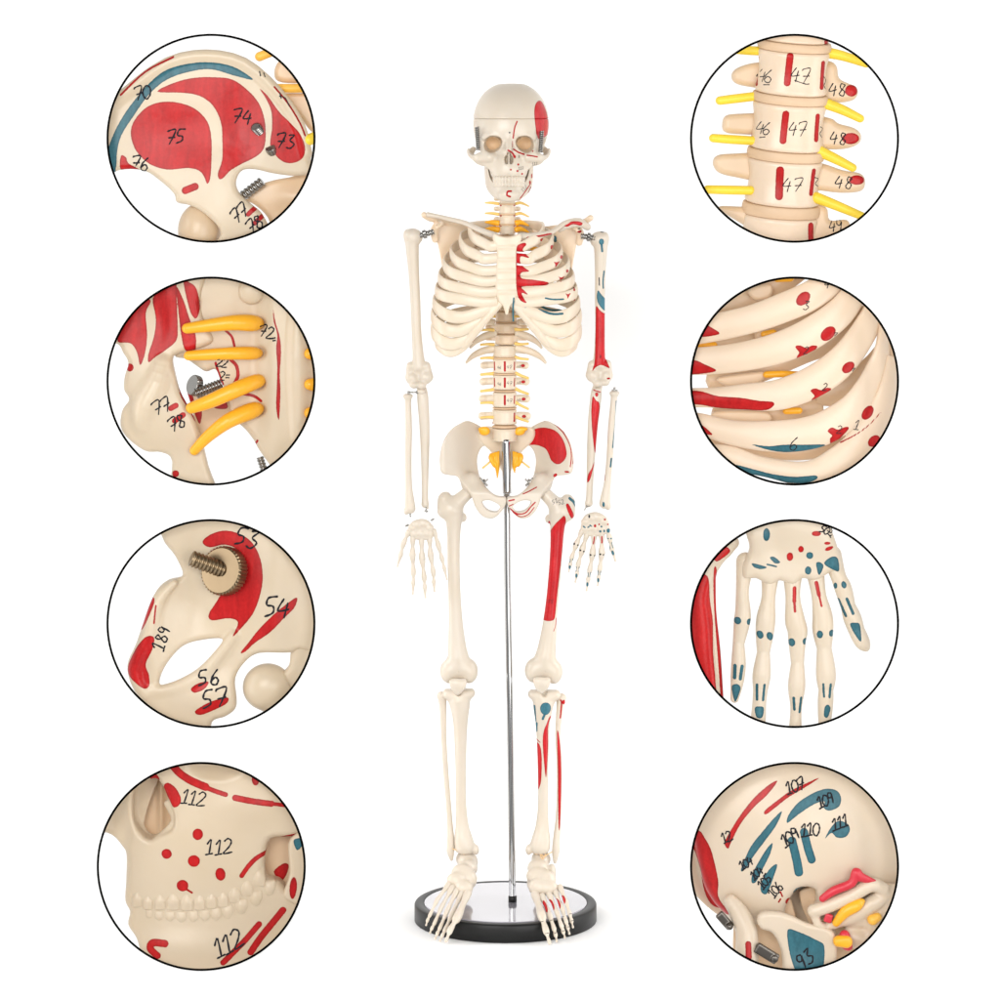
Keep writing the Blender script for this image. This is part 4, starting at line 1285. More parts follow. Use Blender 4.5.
fem_r = femur(TL, [('r', 'poly', [(564, 514.5), (565.8, 519), (565.2, 527), (563, 545), (560, 570), (557, 596), (555.4, 612), (553.5, 618.5), (546, 619.5), (541.5, 617.5), (541.2, 610), (543, 595), (546, 570), (549.4, 540), (550, 531), (555, 523), (560, 518)]),
           ('r', 'poly', [(565.8, 505), (568.6, 503.4), (573.8, 514.5), (571, 517.6)]), ('b', 'line', [(569.5, 498), (573.5, 501.5), (576, 506.5)], 1.25), ('r', 'dot', (549.3, 523), (1.2, 2.4)),
           ('r', 'line', [(556, 617), (555.5, 624), (553.5, 630)], .35)])
pen = Pen([fem_r], AF)
pen.text("51", 555, 500.5, 4.0, .26, fem_r, -.4, gap=.8)
pen.text("52", 561, 501.5, 4.2, .26, fem_r, -.3, gap=.7)
pen.text("55", 550.5, 600, 3.5, .22, fem_r, .2)
Pen([hum_r], AL).text("21", 593.4, 238, 3.6, .25, hum_r, .1, gap=.6)
Pen([hum_r], AL).text("8", 600.4, 356, 2.6, .22, hum_r, 0)

def patella(x, y):
    S = Solid()
    S.plate([(x - 8.6, y - 5), (x - 4, y - 7), (x + 1, y - 6), (x + 6, y - 7), (x + 9, y - 4), (x + 7, y + 3), (x + 1, y + 9), (x - 3, y + 8), (x - 7, y + 2)], 15, 3.4, 3, zr=(8, 22))
    S.ell((x, y - 1, 17), (6, 6, 3), 3)
    return S.mesh("patella", .6, AF, BONE, skel)
patella(458, 683); patella(541.4, 681.5)

def tibia(T, items):
    S = Solid()
    S.ell(T(450.5, 694, 0), (8.6, 6.2, 9), 4); S.ell(T(467, 693, 0), (8.2, 6.0, 9), 4)
    S.chain([T(459, 697, 1), T(460, 706, 2), T(460.5, 722, 2), T(460.6, 745, 2), T(460.8, 775, 2), T(461.2, 805, 2), T(462.2, 825, 2), T(463.4, 838, 3), T(464.6, 845, 3)],
            [11.5, 9.8, 7.3, 6.0, 5.2, 5.2, 6.6, 9.2, 10.2], 3)
    S.chain([T(458, 700, 9), T(459, 716, 7.5), T(460.5, 760, 5.5)], [3.5, 2.6, 1.8], 3)
    S.ell(T(476, 849, 3), (3.2, 5.0, 5), 3)
    S.ell(T(464, 856, 3), (9, 5.5, 8), 2, sub=True)
    S.box(T(459, 684, 0), (12, 4.6, 14), 1, 2, sub=True)
    S.ell(T(458.8, 690, 10), (3, 4, 5), 2, sub=True)
    return S.mesh("tibia", .8, AF, BONE, skel, items)
tibia(ident, [])
TT = sim((459, 697), (464.6, 845), (544, 698), (540, 845), True)
tib_r = tibia(TT, [('b', 'dot', (545.4, 706.5), (5.4, 6.4)), ('b', 'line', [(545, 711), (542.6, 717)], 1.2), ('b', 'line', [(534.4, 704.5), (535.4, 720)], 1.0), ('b', 'line', [(536.6, 722), (536.3, 730)], 1.1),
           ('r', 'poly', [(546.4, 722), (549, 716), (553, 713.5), (549.6, 719), (548, 728), (548, 745), (546.8, 770), (545.6, 776), (544, 762), (542.6, 742), (543.4, 730)]),
           ('r', 'line', [(534, 736), (540, 741)], .5), ('r', 'poly', [(534.4, 741.5), (539.6, 743.5), (541.6, 755), (541.2, 778), (538.6, 788), (536.4, 789), (534.6, 775), (534.4, 755)])])
def fibula(P, items):
    S = Solid()
    S.chain(P, [4.6, 3.4, 2.7, 2.7, 2.6, 2.9, 3.6, 3.9, 1.8], 1.5)
    S.ell((P[0][0], P[0][1] - .5, P[0][2]), (5.0, 4.2, 5), 2)
    return S.mesh("fibula", .65, AF, BONE, skel, items)
fibula([(442, 697, -4), (443, 712, -4), (443.8, 740, -3), (446, 775, -2), (448.6, 805, -1), (450, 825, 0), (450.8, 838, 2), (450.6, 850, 3), (451.5, 858.5, 3)], [])
fibula([(561.2, 699, -4), (559.6, 712, -4), (557.8, 736, -3), (559.2, 760, -2), (559.4, 790, -1), (558.2, 820, 0), (556.6, 838, 2), (555.8, 850, 3), (555, 861, 3)],
       [('r', 'line', [(560.6, 700), (561.6, 703), (560.4, 718)], .8), ('r', 'poly', [(557, 734), (558.6, 733), (560.6, 750), (561.4, 775), (561, 800), (560, 826), (558.6, 827), (558, 800), (557.8, 770)])])
S = Solid(); S.ell((563.6, 702, 0), (1.6, 2.4, 2)); S.mesh("fibula_tip", .5, AF, BONE, skel, [('r', 'dot', (563.6, 702), 3)])

# ---- feet (points measured on the picture, set back to their true place)
def foot(mass, rays, items, back, ties):
    f = bpy.data.objects.new("foot", None); SC.collection.objects.link(f); f.parent = skel; f.empty_display_size = .01
    S = Solid()
    for x, y, z, r in mass:
        S.ell(U(x, y, z), r, 3.2)
    pi = [it for it in items]
    ob = S.mesh("tarsal_bones", .7, A0, BONE, f, pi, proj=True)
    S = Solid()
    for x, y, z, r in back:
        S.ell(U(x, y, z), r, 3)
    S.mesh("heel_bone", .8, A0, BONE, f)
    for pts, rs in rays:
        P = [np.array(U(*p)) for p in pts]
        for i in range(len(P) - 1):
            a, b = P[i], P[i + 1]
            L = np.linalg.norm(b - a); u = (b - a) / L
            r0, r1 = rs[i], rs[i + 1]
            q = [a + u * .3, a + u * L * .2, a + u * L * .5, b - u * L * .2, b - u * .3]
            R = [r0, r0 * .95, min(r0, r1) * .74, r1 * .92, r1]
            S = Solid(); S.chain(q, R, .8, smooth=2)
            S.mesh("metatarsal" if i == 0 else "toe_bone", .5, A0, BONE, f, items, proj=True)
    # elastic tie and pin in the ankle
    for t in ties:
        P = [U(*p) for p in t]
        V, F = sweep(P, [.55] * len(P), [.55] * len(P), 6, 5, (0, 0, 1))
        build("ankle_tie", V, F, A0, TIE, f)
    return f
TIE = mat_simple("amber_cord", (0.75, 0.50, 0.25), 0.5)
foot([(465.5, 859, 5, (9.5, 9, 9)), (468, 868, 14, (9.5, 9, 10)), (462, 873, 26, (10.5, 9, 9)), (469, 879, 30, (8, 10, 9)), (456, 880, 36, (9, 7.5, 7)), (464, 888, 42, (9, 7.5, 7)), (473, 862, 4, (5, 7, 7))],
     [([(449, 884, 40), (437, 900, 57), (430, 915, 70), (427.6, 920, 75), (426, 925.5, 79)], [3.0, 2.2, 1.8, 1.6, 1.0]),
      ([(452.5, 887, 43), (441, 908, 62), (434.6, 923, 78), (432, 928, 82), (430, 933, 86)], [3.0, 2.3, 1.9, 1.7, 1.1]),
      ([(457, 890, 45), (447, 911, 66), (440, 928, 84), (437.5, 933, 88), (435, 939, 91)], [3.1, 2.5, 2.0, 1.8, 1.2]),
      ([(462, 893, 47), (452, 914, 70), (445, 930, 88), (442.5, 935, 92), (440, 941, 95)], [3.2, 2.7, 2.1, 1.9, 1.3]),
      ([(468, 893, 48), (457.5, 917, 80), (450.4, 929.5, 94), (446, 941, 101)], [4.0, 4.2, 3.0, 1.9])],
     [], [(464, 874, -10, (8.5, 11, 12)), (466, 884, -16, (7, 6, 9))],
     [[(452.5, 848.5, 13), (458, 850.5, 14), (461, 848, 15), (464, 849.5, 15), (467, 848, 14), (472, 851, 13)], [(461.5, 850, 15), (464, 854.5, 15), (466.5, 850, 15)]])
ftr = [('r', 'dot', (545.2, 906.5), (1.9, 6.4), -.3), ('r', 'dot', (551.6, 904.8), (2.3, 6.0), -.35), ('r', 'dot', (558, 903.6), (2.2, 5.6), -.35), ('r', 'dot', (563, 899.8), (2.6, 4.6), -.2)]
for x, y in ((541.5, 922), (552, 920.3), (562, 917), (571, 914), (547, 933.6), (556, 933), (564, 931), (569.5, 927), (572.5, 921)):
    ftr.append(('k', 'line', [(x - 1.6, y), (x + 1.6, y - .6)], .32))
foot([(541, 859, 5, (9.5, 9, 9)), (538, 868, 14, (10.5, 9, 10)), (537, 876, 24, (10.5, 9, 9)), (545, 880, 28, (11, 10, 9)), (548, 888, 36, (10, 7.5, 7)), (537, 887, 36, (8.5, 8.5, 7)), (552, 873, 14, (4, 9, 7)), (532, 884, 22, (5, 6, 6))],
     [([(535, 894, 40), (541.5, 915, 78), (545.6, 929.5, 94), (549.6, 943, 104)], [4.2, 4.3, 3.2, 1.9]),
      ([(542, 896, 44), (549.6, 915, 75), (554, 928.5, 90), (555.4, 934, 94), (556.8, 941.6, 100)], [3.2, 2.7, 2.3, 2.0, 1.2]),
      ([(549, 894, 42), (556.8, 912, 70), (561.4, 925.5, 83), (563, 931, 84), (565, 938, 90)], [3.1, 2.5, 2.3, 2.0, 1.2]),
      ([(555, 891, 39), (562, 908, 64), (566, 921.5, 77), (567.6, 927, 79), (569.4, 934, 85)], [3.0, 2.4, 2.2, 1.9, 1.2]),
      ([(560, 887, 36), (566, 902, 58), (569.6, 913.5, 69), (571.4, 920, 72), (573, 927.5, 79)], [3.0, 2.4, 2.1, 1.9, 1.1])],
     ftr, [(542, 874, -10, (8.5, 11, 12)), (540, 884, -16, (7, 6, 9))],
     [[(530.5, 850, 13), (536, 854, 14), (540, 853.5, 15), (544, 856.5, 15), (548, 854, 14), (552, 852, 13)], [(540, 854, 15), (542.5, 859, 15), (545.5, 854, 15)]])

# ------------------------------------------------------------------ the eight round close-up views set in the backdrop
PX = 1000 / 220.0     # each close-up is drawn on its own 1000-unit sheet, 220 mm of picture wide
GROUP = "round close-up views of skeleton parts in black rings"


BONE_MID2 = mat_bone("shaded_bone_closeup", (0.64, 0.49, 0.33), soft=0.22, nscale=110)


class View:
    def __init__(s, i, ox, oy, label, mat, back=None):
        cx, cy = RINGS[i]
        s.aff = Aff(WALL - 4.0, ox, oy, 0.22)
        s.mat, s.back = mat, back
        c = AW.world((cx, cy, 0))
        s.t = thing("round_closeup_view", label, "close-up view", tuple(c), GROUP)
        R, r = RR * AW.f * MM, 1.12 * AW.f * MM
        V, F = [], []
        n, m = 160, 8
        for k in range(n):
            a = 2 * math.pi * k / n
            for j in range(m):
                b = 2 * math.pi * j / m
                V.append((c[0] + (R + r * math.cos(b)) * math.cos(a), c[1] - 0.0006 + r * 0.7 * math.sin(b), c[2] + (R + r * math.cos(b)) * math.sin(a)))
        for k in range(n):
            for j in range(m):
                F.append((k * m + j, ((k + 1) % n) * m + j, ((k + 1) % n) * m + (j + 1) % m, k * m + (j + 1) % m))
        fix_normals(link_mesh("border_ring", V, F, RINGM, s.t))
        s.objs = []

    def solid(s):
        return Solid(((-28, -28, -330), (1032, 1032, 12)))

    def add(s, name, S, items=(), mat=None, h=4.0, face=0.0, parent=None):
        o = S.mesh(name, h, s.aff, mat or s.mat, parent or s.t, items, face=face)
        s.objs.append(o)
        return o

    def nerve(s, pts, rs, mat=NERVE, name="nerve"):
        S = s.solid(); S.chain(pts, rs, 3, smooth=4)
        return s.add(name, S, (), mat, 3.4)

    def pen(s):
        s.p = Pen(s.objs, s.aff)
        return s.p

    def write(s, txt, x, y, h, rot=0.0, r=4.2, gap=.66):
        return s.p.text(txt, x, y, h, r, s.t, rot, gap=gap)

    def scribble(s, lines, r=4.0):
        for ln in lines:
            s.p.strokes("pen_mark", [ln], r, s.t)


def bump(X, Y, cx, cy, rx, ry, h):
    return h * np.exp(-((X - cx) / rx) ** 2 - ((Y - cy) / ry) ** 2)


# ---- 1: hip bone from the side, red and blue fields
v = View(0, 100, 30, "round close-up of the hip bone side with big red fields and blue arc", BONE_BEIGE)
S = v.solid()
S.plate([(-60, 420), (20, 360), (90, 285), (180, 198), (300, 130), (420, 98), (520, 97), (640, 128), (720, 182), (800, 255), (862, 335), (910, 420), (935, 500), (950, 580), (960, 650), (880, 664), (780, 652), (700, 634), (640, 640),
         (614, 690), (630, 742), (680, 790), (745, 860), (800, 1060), (480, 1060), (545, 930), (490, 850), (410, 800), (345, 785), (330, 745), (270, 690), (190, 640), (70, 640), (-60, 700)],
        lambda X, Y: -75 + bump(X, Y, 560, 820, 190, 220, 34) - bump(X, Y, 350, 470, 190, 130, 16) - bump(X, Y, 640, 420, 90, 160, 14) - 0.00016 * ((X - 520) ** 2) * 0.6,
        34, 22, zr=(-170, 10))
S.chain([(-40, 400, -80), (90, 300, -62), (300, 150, -55), (480, 115, -52), (650, 150, -52), (800, 280, -54), (900, 430, -60), (935, 560, -66)], [26] * 8, 20)
v.add("hip_bone", S, [
    ('b', 'poly', [(20, 640), (30, 540), (70, 440), (130, 345), (220, 240), (300, 180), (400, 152), (500, 146), (600, 165), (680, 212), (684, 226), (600, 205), (500, 178), (400, 190), (300, 225), (220, 290), (150, 385), (90, 480), (70, 560), (68, 610), (50, 680)]),
    ('r', 'poly', [(133, 460), (150, 410), (200, 355), (265, 328), (340, 328), (410, 348), (460, 385), (490, 430), (503, 500), (504, 580), (500, 670), (486, 700), (472, 670), (450, 642), (400, 628), (300, 635), (220, 610), (165, 560), (140, 510)]),
    ('r', 'poly', [(255, 280), (330, 240), (420, 217), (520, 214), (600, 225), (670, 275), (720, 335), (745, 410), (750, 490), (738, 545), (700, 580), (640, 610), (590, 640), (560, 672), (540, 678), (534, 650), (552, 590), (552, 500), (545, 420), (510, 345), (450, 300), (370, 285)]),
    ('r', 'poly', [(720, 264), (760, 300), (810, 370), (860, 420), (905, 470), (930, 530), (920, 580), (880, 604), (835, 602), (795, 570), (770, 520), (778, 450), (775, 370), (750, 310)]),
    ('r', 'line', [(385, 730), (430, 712)], 17), ('r', 'poly', [(88, 572), (112, 580), (122, 605), (175, 638), (120, 636), (85, 632)]),
    ('r', 'line', [(90, 295), (200, 190), (330, 122)], 5), ('r', 'line', [(672, 838), (700, 812)], 11), ('r', 'line', [(700, 880), (740, 842)], 11),
    ('r', 'line', [(790, 258), (850, 330), (905, 420), (930, 480)], 4),
], face=-.4)
S = v.solid(); S.ell((440, 915, -120), (98, 125, 90)); S.cap((440, 940, -150), (420, 1060, -160), 90, 90, 20)
v.add("thigh_bone_head", S, (), BONE_MID2)
S = v.solid()
S.plate([(640, 770), (700, 715), (760, 690), (850, 672), (1060, 640), (1060, 960), (820, 1000), (750, 860), (690, 800)], lambda X, Y: -190 + bump(X, Y, 900, 760, 120, 60, 30), 34, 22, zr=(-260, -100))
v.add("sacrum", S, (), BONE_TAN)
S = v.solid()
S.plate([(800, 140), (860, 100), (1060, 60), (1060, 225), (900, 240), (800, 232), (780, 190)], -170, 34, 26, zr=(-240, -100))
S.plate([(790, 290), (900, 285), (1060, 290), (1060, 500), (960, 470), (900, 400), (840, 330)], -185, 30, 20, zr=(-240, -100))
v.add("vertebra", S, (), BONE_TAN)
v.nerve([(715, 118, -140), (770, 98, -142), (830, 90, -150)], [22, 20, 14])
v.nerve([(790, 262, -120), (860, 264, -122), (960, 262, -130)], [19, 21, 20])
v.nerve([(945, 500, -60), (985, 485, -90), (1030, 470, -100)], [26, 28, 24], NERVE_PALE)
screw("screw_tip", (722, 462, -60), (704, 440, -28), 24, v.aff, v.t, 4)
knurl("screw_head", (780, 560, -60), (770, 535, -36), 24, v.aff, v.t, 16)
screw("threaded_screw", (730, 690, -120), (636, 760, -130), 25, v.aff, v.t, 6)
v.pen()
v.write("70", 190, 282, 62, -.15); v.write("75", 340, 486, 66, .05); v.write("74", 642, 392, 66, .1); v.write("73", 842, 507, 66, .05)
v.write("76", 178, 608, 62, .1); v.write("77", 634, 832, 62, -.62); v.write("78", 702, 882, 62, -.55)
v.scribble([[(722, 186), (728, 210)], [(740, 192), (748, 214)], [(815, 285), (822, 312)], [(812, 300), (840, 310), (860, 350)]], 3)

# ---- 2: nerves leaving the sacrum
v = View(1, 100, 270, "round close-up of four yellow nerves crossing between red hip bone and sacrum", BONE_BEIGE)
S = v.solid()
S.plate([(-60, 345), (60, 340), (95, 385), (118, 430), (102, 490), (100, 550), (124, 595), (90, 650), (92, 740), (190, 828), (270, 838), (318, 880), (318, 1060), (520, 1060), (482, 900), (455, 790), (425, 700), (392, 630), (356, 560), (334, 480), (322, 410),
         (350, 385), (420, 370), (505, 330), (470, 250), (442, 150), (440, -60), (-60, -60)],
        lambda X, Y: -110 + bump(X, Y, 230, 620, 150, 170, 46) + bump(X, Y, 300, 200, 60, 200, 14) - bump(X, Y, 270, 230, 60, 120, 18) + bump(X, Y, 150, 760, 90, 90, 16), 34, 24, zr=(-200, 0))
S.chain([(180, 700, -60), (200, 620, -48), (250, 520, -52), (280, 430, -66)], [40, 52, 46, 28], 30)
v.add("hip_bone", S, [
    ('r', 'poly', [(70, 330), (100, 260), (150, 190), (205, 140), (222, 150), (200, 200), (206, 300), (198, 380), (176, 438), (160, 380), (130, 338)]),
    ('r', 'poly', [(232, 130), (290, 90), (335, 40), (342, 150), (346, 260), (340, 325), (290, 370), (245, 400), (215, 424), (212, 390), (238, 300), (244, 220)]),
    ('r', 'poly', [(340, 80), (372, 140), (398, 220), (425, 290), (430, 340), (420, 376), (380, 370), (362, 300), (350, 200)]),
    ('r', 'poly', [(372, 50), (400, 60), (432, 90), (446, 180), (430, 225), (408, 205), (388, 140)]),
    ('r', 'dot', (128, 448), 18), ('r', 'line', [(318, 632), (340, 620)], 13), ('r', 'line', [(335, 690), (372, 664)], 13), ('r', 'dot', (336, 934), 16),
    ('r', 'poly', [(350, 500), (372, 560), (400, 600), (430, 660), (440, 720), (425, 700), (395, 640), (356, 570)])], face=-.4)
S = v.solid()
S.plate([(430, -60), (430, 150), (400, 290), (325, 395), (380, 415), (425, 445), (470, 472), (512, 462), (535, 510), (570, 590), (592, 680), (650, 738), (690, 790), (712, 830), (780, 925), (860, 1060), (1060, 1060), (1060, -60)],
        lambda X, Y: -150 + bump(X, Y, 900, 400, 60, 500, 40) + bump(X, Y, 690, 330, 60, 400, -18) + bump(X, Y, 790, 420, 70, 500, 26), 44, 30, zr=(-240, -20))
S.ell((680, 100, -96), (58, 62, 26), 8)
S.chain([(905, 120, -100), (890, 400, -86), (900, 760, -96)], [30, 36, 30], 30)
for y in (245, 378, 520, 640):
    S.ell((712, y + 5, -96), (34, 30, 34), 14, sub=True)
v.add("sacrum", S, [
    ('r', 'poly', [(780, 178), (792, 240), (812, 310), (818, 380), (812, 480), (815, 560), (808, 690), (795, 630), (798, 540), (800, 440), (795, 360), (800, 300), (784, 240)]),
    ('r', 'line', [(562, 282), (590, 310), (602, 352)], 6), ('r', 'line', [(516, 430), (530, 480), (548, 528)], 6), ('r', 'line', [(585, 415), (612, 445), (618, 490), (604, 520)], 8),
    ('r', 'line', [(640, 572), (690, 582), (724, 604)], 7), ('r', 'line', [(562, 596), (580, 664)], 5), ('r', 'line', [(684, 820), (708, 786)], 5)], BONE_TAN if False else BONE_BEIGE, face=-.5)
S = v.solid()
S.plate([(372, 560), (385, 560), (450, 590), (560, 580), (600, 600), (600, 690), (500, 760), (430, 780), (395, 640)], -215, 22, 16, zr=(-260, -180))
v.add("far_hip_bone", S, [('r', 'poly', [(350, 520), (400, 580), (410, 640), (380, 640), (340, 560)]), ('r', 'poly', [(500, 640), (545, 600), (565, 640), (540, 650)]), ('r', 'poly', [(410, 655), (445, 655), (435, 720)])], BONE_TAN)
knurl("knurled_nut", (425, 545, -200), (400, 535, -180), 48, v.aff, v.t, 24)
screw("threaded_screw", (420, 575, -150), (540, 530, -160), 26, v.aff, v.t, 9)
v.nerve([(392, 268, -40), (480, 256, -34), (600, 242, -36), (684, 246, -74), (712, 250, -110)], [24, 29, 35, 38, 26], NERVE_DEEP)
v.nerve([(398, 393, -46), (480, 388, -40), (600, 382, -42), (684, 384, -80), (710, 386, -110)], [22, 26, 29, 30, 22], NERVE_DEEP)
v.nerve([(412, 630, -34), (500, 598, -26), (620, 545, -34), (700, 515, -84), (722, 512, -110)], [26, 33, 36, 34, 24], NERVE_DEEP)
v.nerve([(424, 826, -50), (490, 758, -40), (580, 690, -38), (680, 648, -80), (712, 640, -110)], [22, 28, 35, 38, 26], NERVE_DEEP)
for y in (385, 525, 655):
    v.nerve([(950, y, -60), (990, y + 4, -80), (1030, y + 10, -100)], [26, 34, 30], NERVE_DEEP)
screw("lower_screw", (735, 940, -190), (712, 870, -190), 18, v.aff, v.t, 5)
v.pen()
v.write("72", 752, 288, 54, .12); v.write('=', 788, 322, 34, -.1); v.write("22", 548, 430, 40, .15, 3.4); v.write("2=", 560, 492, 42, .1, 3.4)
v.write("77", 278, 622, 64, -.42); v.write("78", 346, 700, 62, -.4)

# ---- 3: hip socket with screw
v = View(2, 100, 515, "round close-up of a brassy knurled nut and screw beside a red crescent", BONE_BEIGE)
S = v.solid()
S.plate([(268, -60), (270, 110), (330, 200), (364, 290), (300, 312), (248, 355), (205, 450), (152, 600), (112, 700), (135, 800), (200, 900), (300, 1060), (470, 1060), (500, 960), (560, 935), (606, 900), (612, 850), (606, 760), (650, 685), (720, 640), (858, 640),
         (900, 625), (1060, 600), (1060, -60)],
        lambda X, Y: -120 + bump(X, Y, 760, 380, 130, 420, 44) + bump(X, Y, 480, 830, 140, 90, 30) - bump(X, Y, 430, 420, 120, 170, 40) + bump(X, Y, 230, 520, 40, 200, 26), 40, 28, zr=(-240, 0), sp=4)
S.plate([(262, 798), (268, 740), (310, 670), (370, 612), (450, 588), (548, 582), (520, 640), (440, 718), (340, 775)], -100, 200, 6, 30, sub=True, zr=(-330, 60))
S.chain([(330, 320, -80), (262, 400, -78), (210, 560, -74), (150, 720, -80), (190, 830, -84)], [14, 22, 26, 24, 20], 24)
S.chain([(200, 820, -90), (330, 800, -84), (450, 740, -76), (540, 640, -72), (600, 560, -70)], [18, 22, 26, 22, 18], 30)
v.add("hip_bone", S, [
    ('r', 'poly', [(458, 132), (500, 96), (570, 80), (650, 104), (700, 150), (732, 230), (734, 330), (700, 440), (650, 510), (598, 562), (622, 500), (580, 482), (500, 495), (484, 468), (520, 410), (545, 370), (600, 300), (640, 240), (620, 170), (560, 145), (490, 158)]),
    ('r', 'poly', [(634, 636), (670, 590), (720, 525), (790, 455), (850, 408), (892, 384), (880, 430), (830, 480), (770, 540), (700, 590), (655, 632)]),
    ('r', 'poly', [(408, 800), (440, 775), (488, 768), (470, 800), (425, 818)]), ('r', 'poly', [(425, 905), (470, 872), (520, 850), (575, 840), (572, 866), (520, 895), (450, 922)]),
    ('r', 'poly', [(232, 385), (240, 410), (200, 505), (178, 535), (180, 480), (208, 430)]),
    ('r', 'poly', [(205, 560), (240, 565), (232, 620), (200, 690), (215, 740), (215, 790), (190, 800), (150, 770), (118, 735), (120, 690), (160, 610)]), ('r', 'line', [(248, 420), (240, 500)], 4)], face=-.7)
S = v.solid(); S.ell((752, 805, -130), (114, 108, 90)); S.cap((800, 850, -160), (960, 1060, -160), 90, 110, 30)
v.add("thigh_bone_head", S)
S = v.solid(); S.plate([(862, 634), (905, 580), (1060, 540), (1060, 1060), (870, 1060), (884, 940), (862, 820), (822, 748), (852, 700)], -128, 40, 26, zr=(-200, -60))
v.add("thigh_bone_neck", S)
BRASS = mat_simple("brassy_steel", (0.26, 0.19, 0.115), 0.3, 1.0, noise=0.1)
knurl("knurled_nut", (578, 268, -72), (545, 254, -14), 112, v.aff, v.t, 40, BRASS)
screw("threaded_screw", (560, 255, -30), (415, 195, 70 - 60), 38, v.aff, v.t, 9, BRASS)
v.pen()
v.write("54", 803, 428, 92, .04, 5.4); v.write("56", 498, 745, 72, -.08, 5.2, .85); v.write("57", 515, 845, 84, -.05, 5.2, .7); v.write("53", 665, 112, 84, .2, 5.0); v.write("189", 272, 572, 56, -1.25, 4.6)

# ---- 4: face and teeth
v = View(3, 90, 755, "round close-up of nose opening, cheek and teeth with pen number 112 thrice", BONE_FACE)
S = v.solid()
S.plate([(-60, 380), (60, 382), (130, 440), (152, 480), (150, 600), (146, 690), (168, 740), (160, 800), (200, 860), (230, 950), (300, 1060), (1060, 1060), (1060, 640), (900, 640), (850, 600), (790, 575), (786, 500), (810, 408), (900, 400), (960, 392), (1060, 380), (1060, -60), (-60, -60)],
        lambda X, Y: -130 - 0.00020 * (X - 470) ** 2 + bump(X, Y, 480, 420, 260, 220, 26) + bump(X, Y, 400, 900, 240, 90, 26) + bump(X, Y, 720, 250, 150, 90, 20), 60, 34, zr=(-330, 0))
S.plate([(190, 170), (230, 145), (290, 125), (325, 165), (352, 230), (375, 290), (368, 350), (320, 378), (262, 402), (215, 370), (182, 300)], -60, 120, 20, 26, sub=True, zr=(-180, 60))
S.ell((575, 55, -30), (150, 72, 80), 22, sub=True)
S.ell((110, 350, -60), (60, 130, 60), 30, sub=True)
S.chain([(340, 240, -92), (372, 320, -96), (300, 396, -92)], [14, 14, 12], 20)
v.add("upper_face", S, [
    ('r', 'line', [(370, 62), (400, 95), (450, 128), (520, 158)], 18), ('r', 'line', [(500, 150), (560, 175), (612, 192)], 11), ('r', 'line', [(655, 206), (740, 224), (820, 238)], 14), ('r', 'line', [(800, 234), (900, 252)], 9),
    ('r', 'dot', (746, 128), (17, 26), -.1), ('r', 'dot', (286, 122), (20, 26), -.6), ('r', 'poly', [(330, 150), (350, 140), (385, 165), (408, 210), (400, 240), (372, 250), (352, 215), (326, 180)]),
    ('r', 'dot', (486, 370), (24, 26)), ('r', 'dot', (343, 461), (24, 23)), ('r', 'dot', (468, 492), (28, 27)), ('r', 'dot', (588, 555), (23, 30), -.15), ('r', 'dot', (415, 607), (27, 27)), ('r', 'line', [(430, 622), (458, 640)], 5),
    ('r', 'line', [(684, 565), (720, 515), (760, 480), (808, 462)], 11), ('r', 'line', [(860, 402), (905, 392), (950, 388)], 7), ('r', 'dot', (918, 625), (17, 50), .08),
    ('r', 'line', [(870, 730), (820, 790), (770, 850), (725, 915)], 16), ('r', 'line', [(762, 790), (700, 860), (650, 910), (600, 960)], 14), ('r', 'line', [(335, 870), (280, 868), (268, 895), (300, 925)], 17)], face=-.4)
for row, C in (("upper_tooth", [(205, 672, 26, 44), (256, 684, 24, 42), (312, 682, 27, 44), (372, 680, 30, 46), (434, 682, 30, 46), (492, 680, 27, 46), (546, 672, 26, 48), (598, 668, 27, 46), (650, 650, 30, 44), (706, 622, 32, 42), (760, 578, 32, 44)]),
               ("lower_tooth", [(262, 752, 20, 34), (308, 756, 24, 34), (358, 756, 26, 34), (410, 758, 27, 36), (464, 756, 26, 38), (516, 752, 26, 38), (566, 746, 27, 40), (618, 732, 30, 40), (680, 705, 34, 40), (745, 668, 36, 40), (806, 628, 34, 40)])):
    for x, y, rx, ry in C:
        S = v.solid()
        z = -72 - 0.00025 * (x - 470) ** 2 + (4 if row[0] == 'u' else 0)
        up = -1 if row[0] == 'u' else 1
        S.chain([(x, y + up * ry * 1.3, z - 34), (x, y + up * ry * .35, z - 12), (x, y - up * ry * .1, z - 8)], [rx * .84, rx * .92, rx * .92], 6, smooth=3)
        S.box((x, y - up * ry * .35, z - 8), (rx * .97, ry * .62, 22), 13, 10)
        v.add(row, S, (), BONE_FACE, 3.6)
S = v.solid(); S.plate([(780, 380), (1060, 360), (1060, 660), (780, 660)], -230, 20, 10, zr=(-270, -190))
S2 = v.solid(); S2.plate([(60, 50), (420, 50), (420, 440), (250, 430), (150, 452), (110, 410), (20, 360)], lambda X, Y: -262 + bump(X, Y, 300, 260, 16, 200, 30), 18, 10, zr=(-320, -200))
v.add("inner_nose", S2, (), BONE_TAN)
v.add("inner_jaw", S, [('r', 'poly', [(820, 580), (870, 540), (890, 560), (860, 620)])], BONE_TAN)
S = v.solid(); S.plate([(905, 400), (1060, 380), (1060, 700), (880, 680), (900, 560)], -120, 34, 20, zr=(-170, -60))
v.add("jaw_branch", S, [('b', 'poly', [(920, 405), (965, 398), (960, 430), (935, 452)]), ('r', 'dot', (918, 625), (17, 50), .08)])
v.pen()
v.write("112", 466, 208, 62, .12, 4.0, .6); v.write("112", 580, 428, 66, -.05, 4.4, .6); v.write("112", 620, 872, 82, -.42, 5.0, .55)

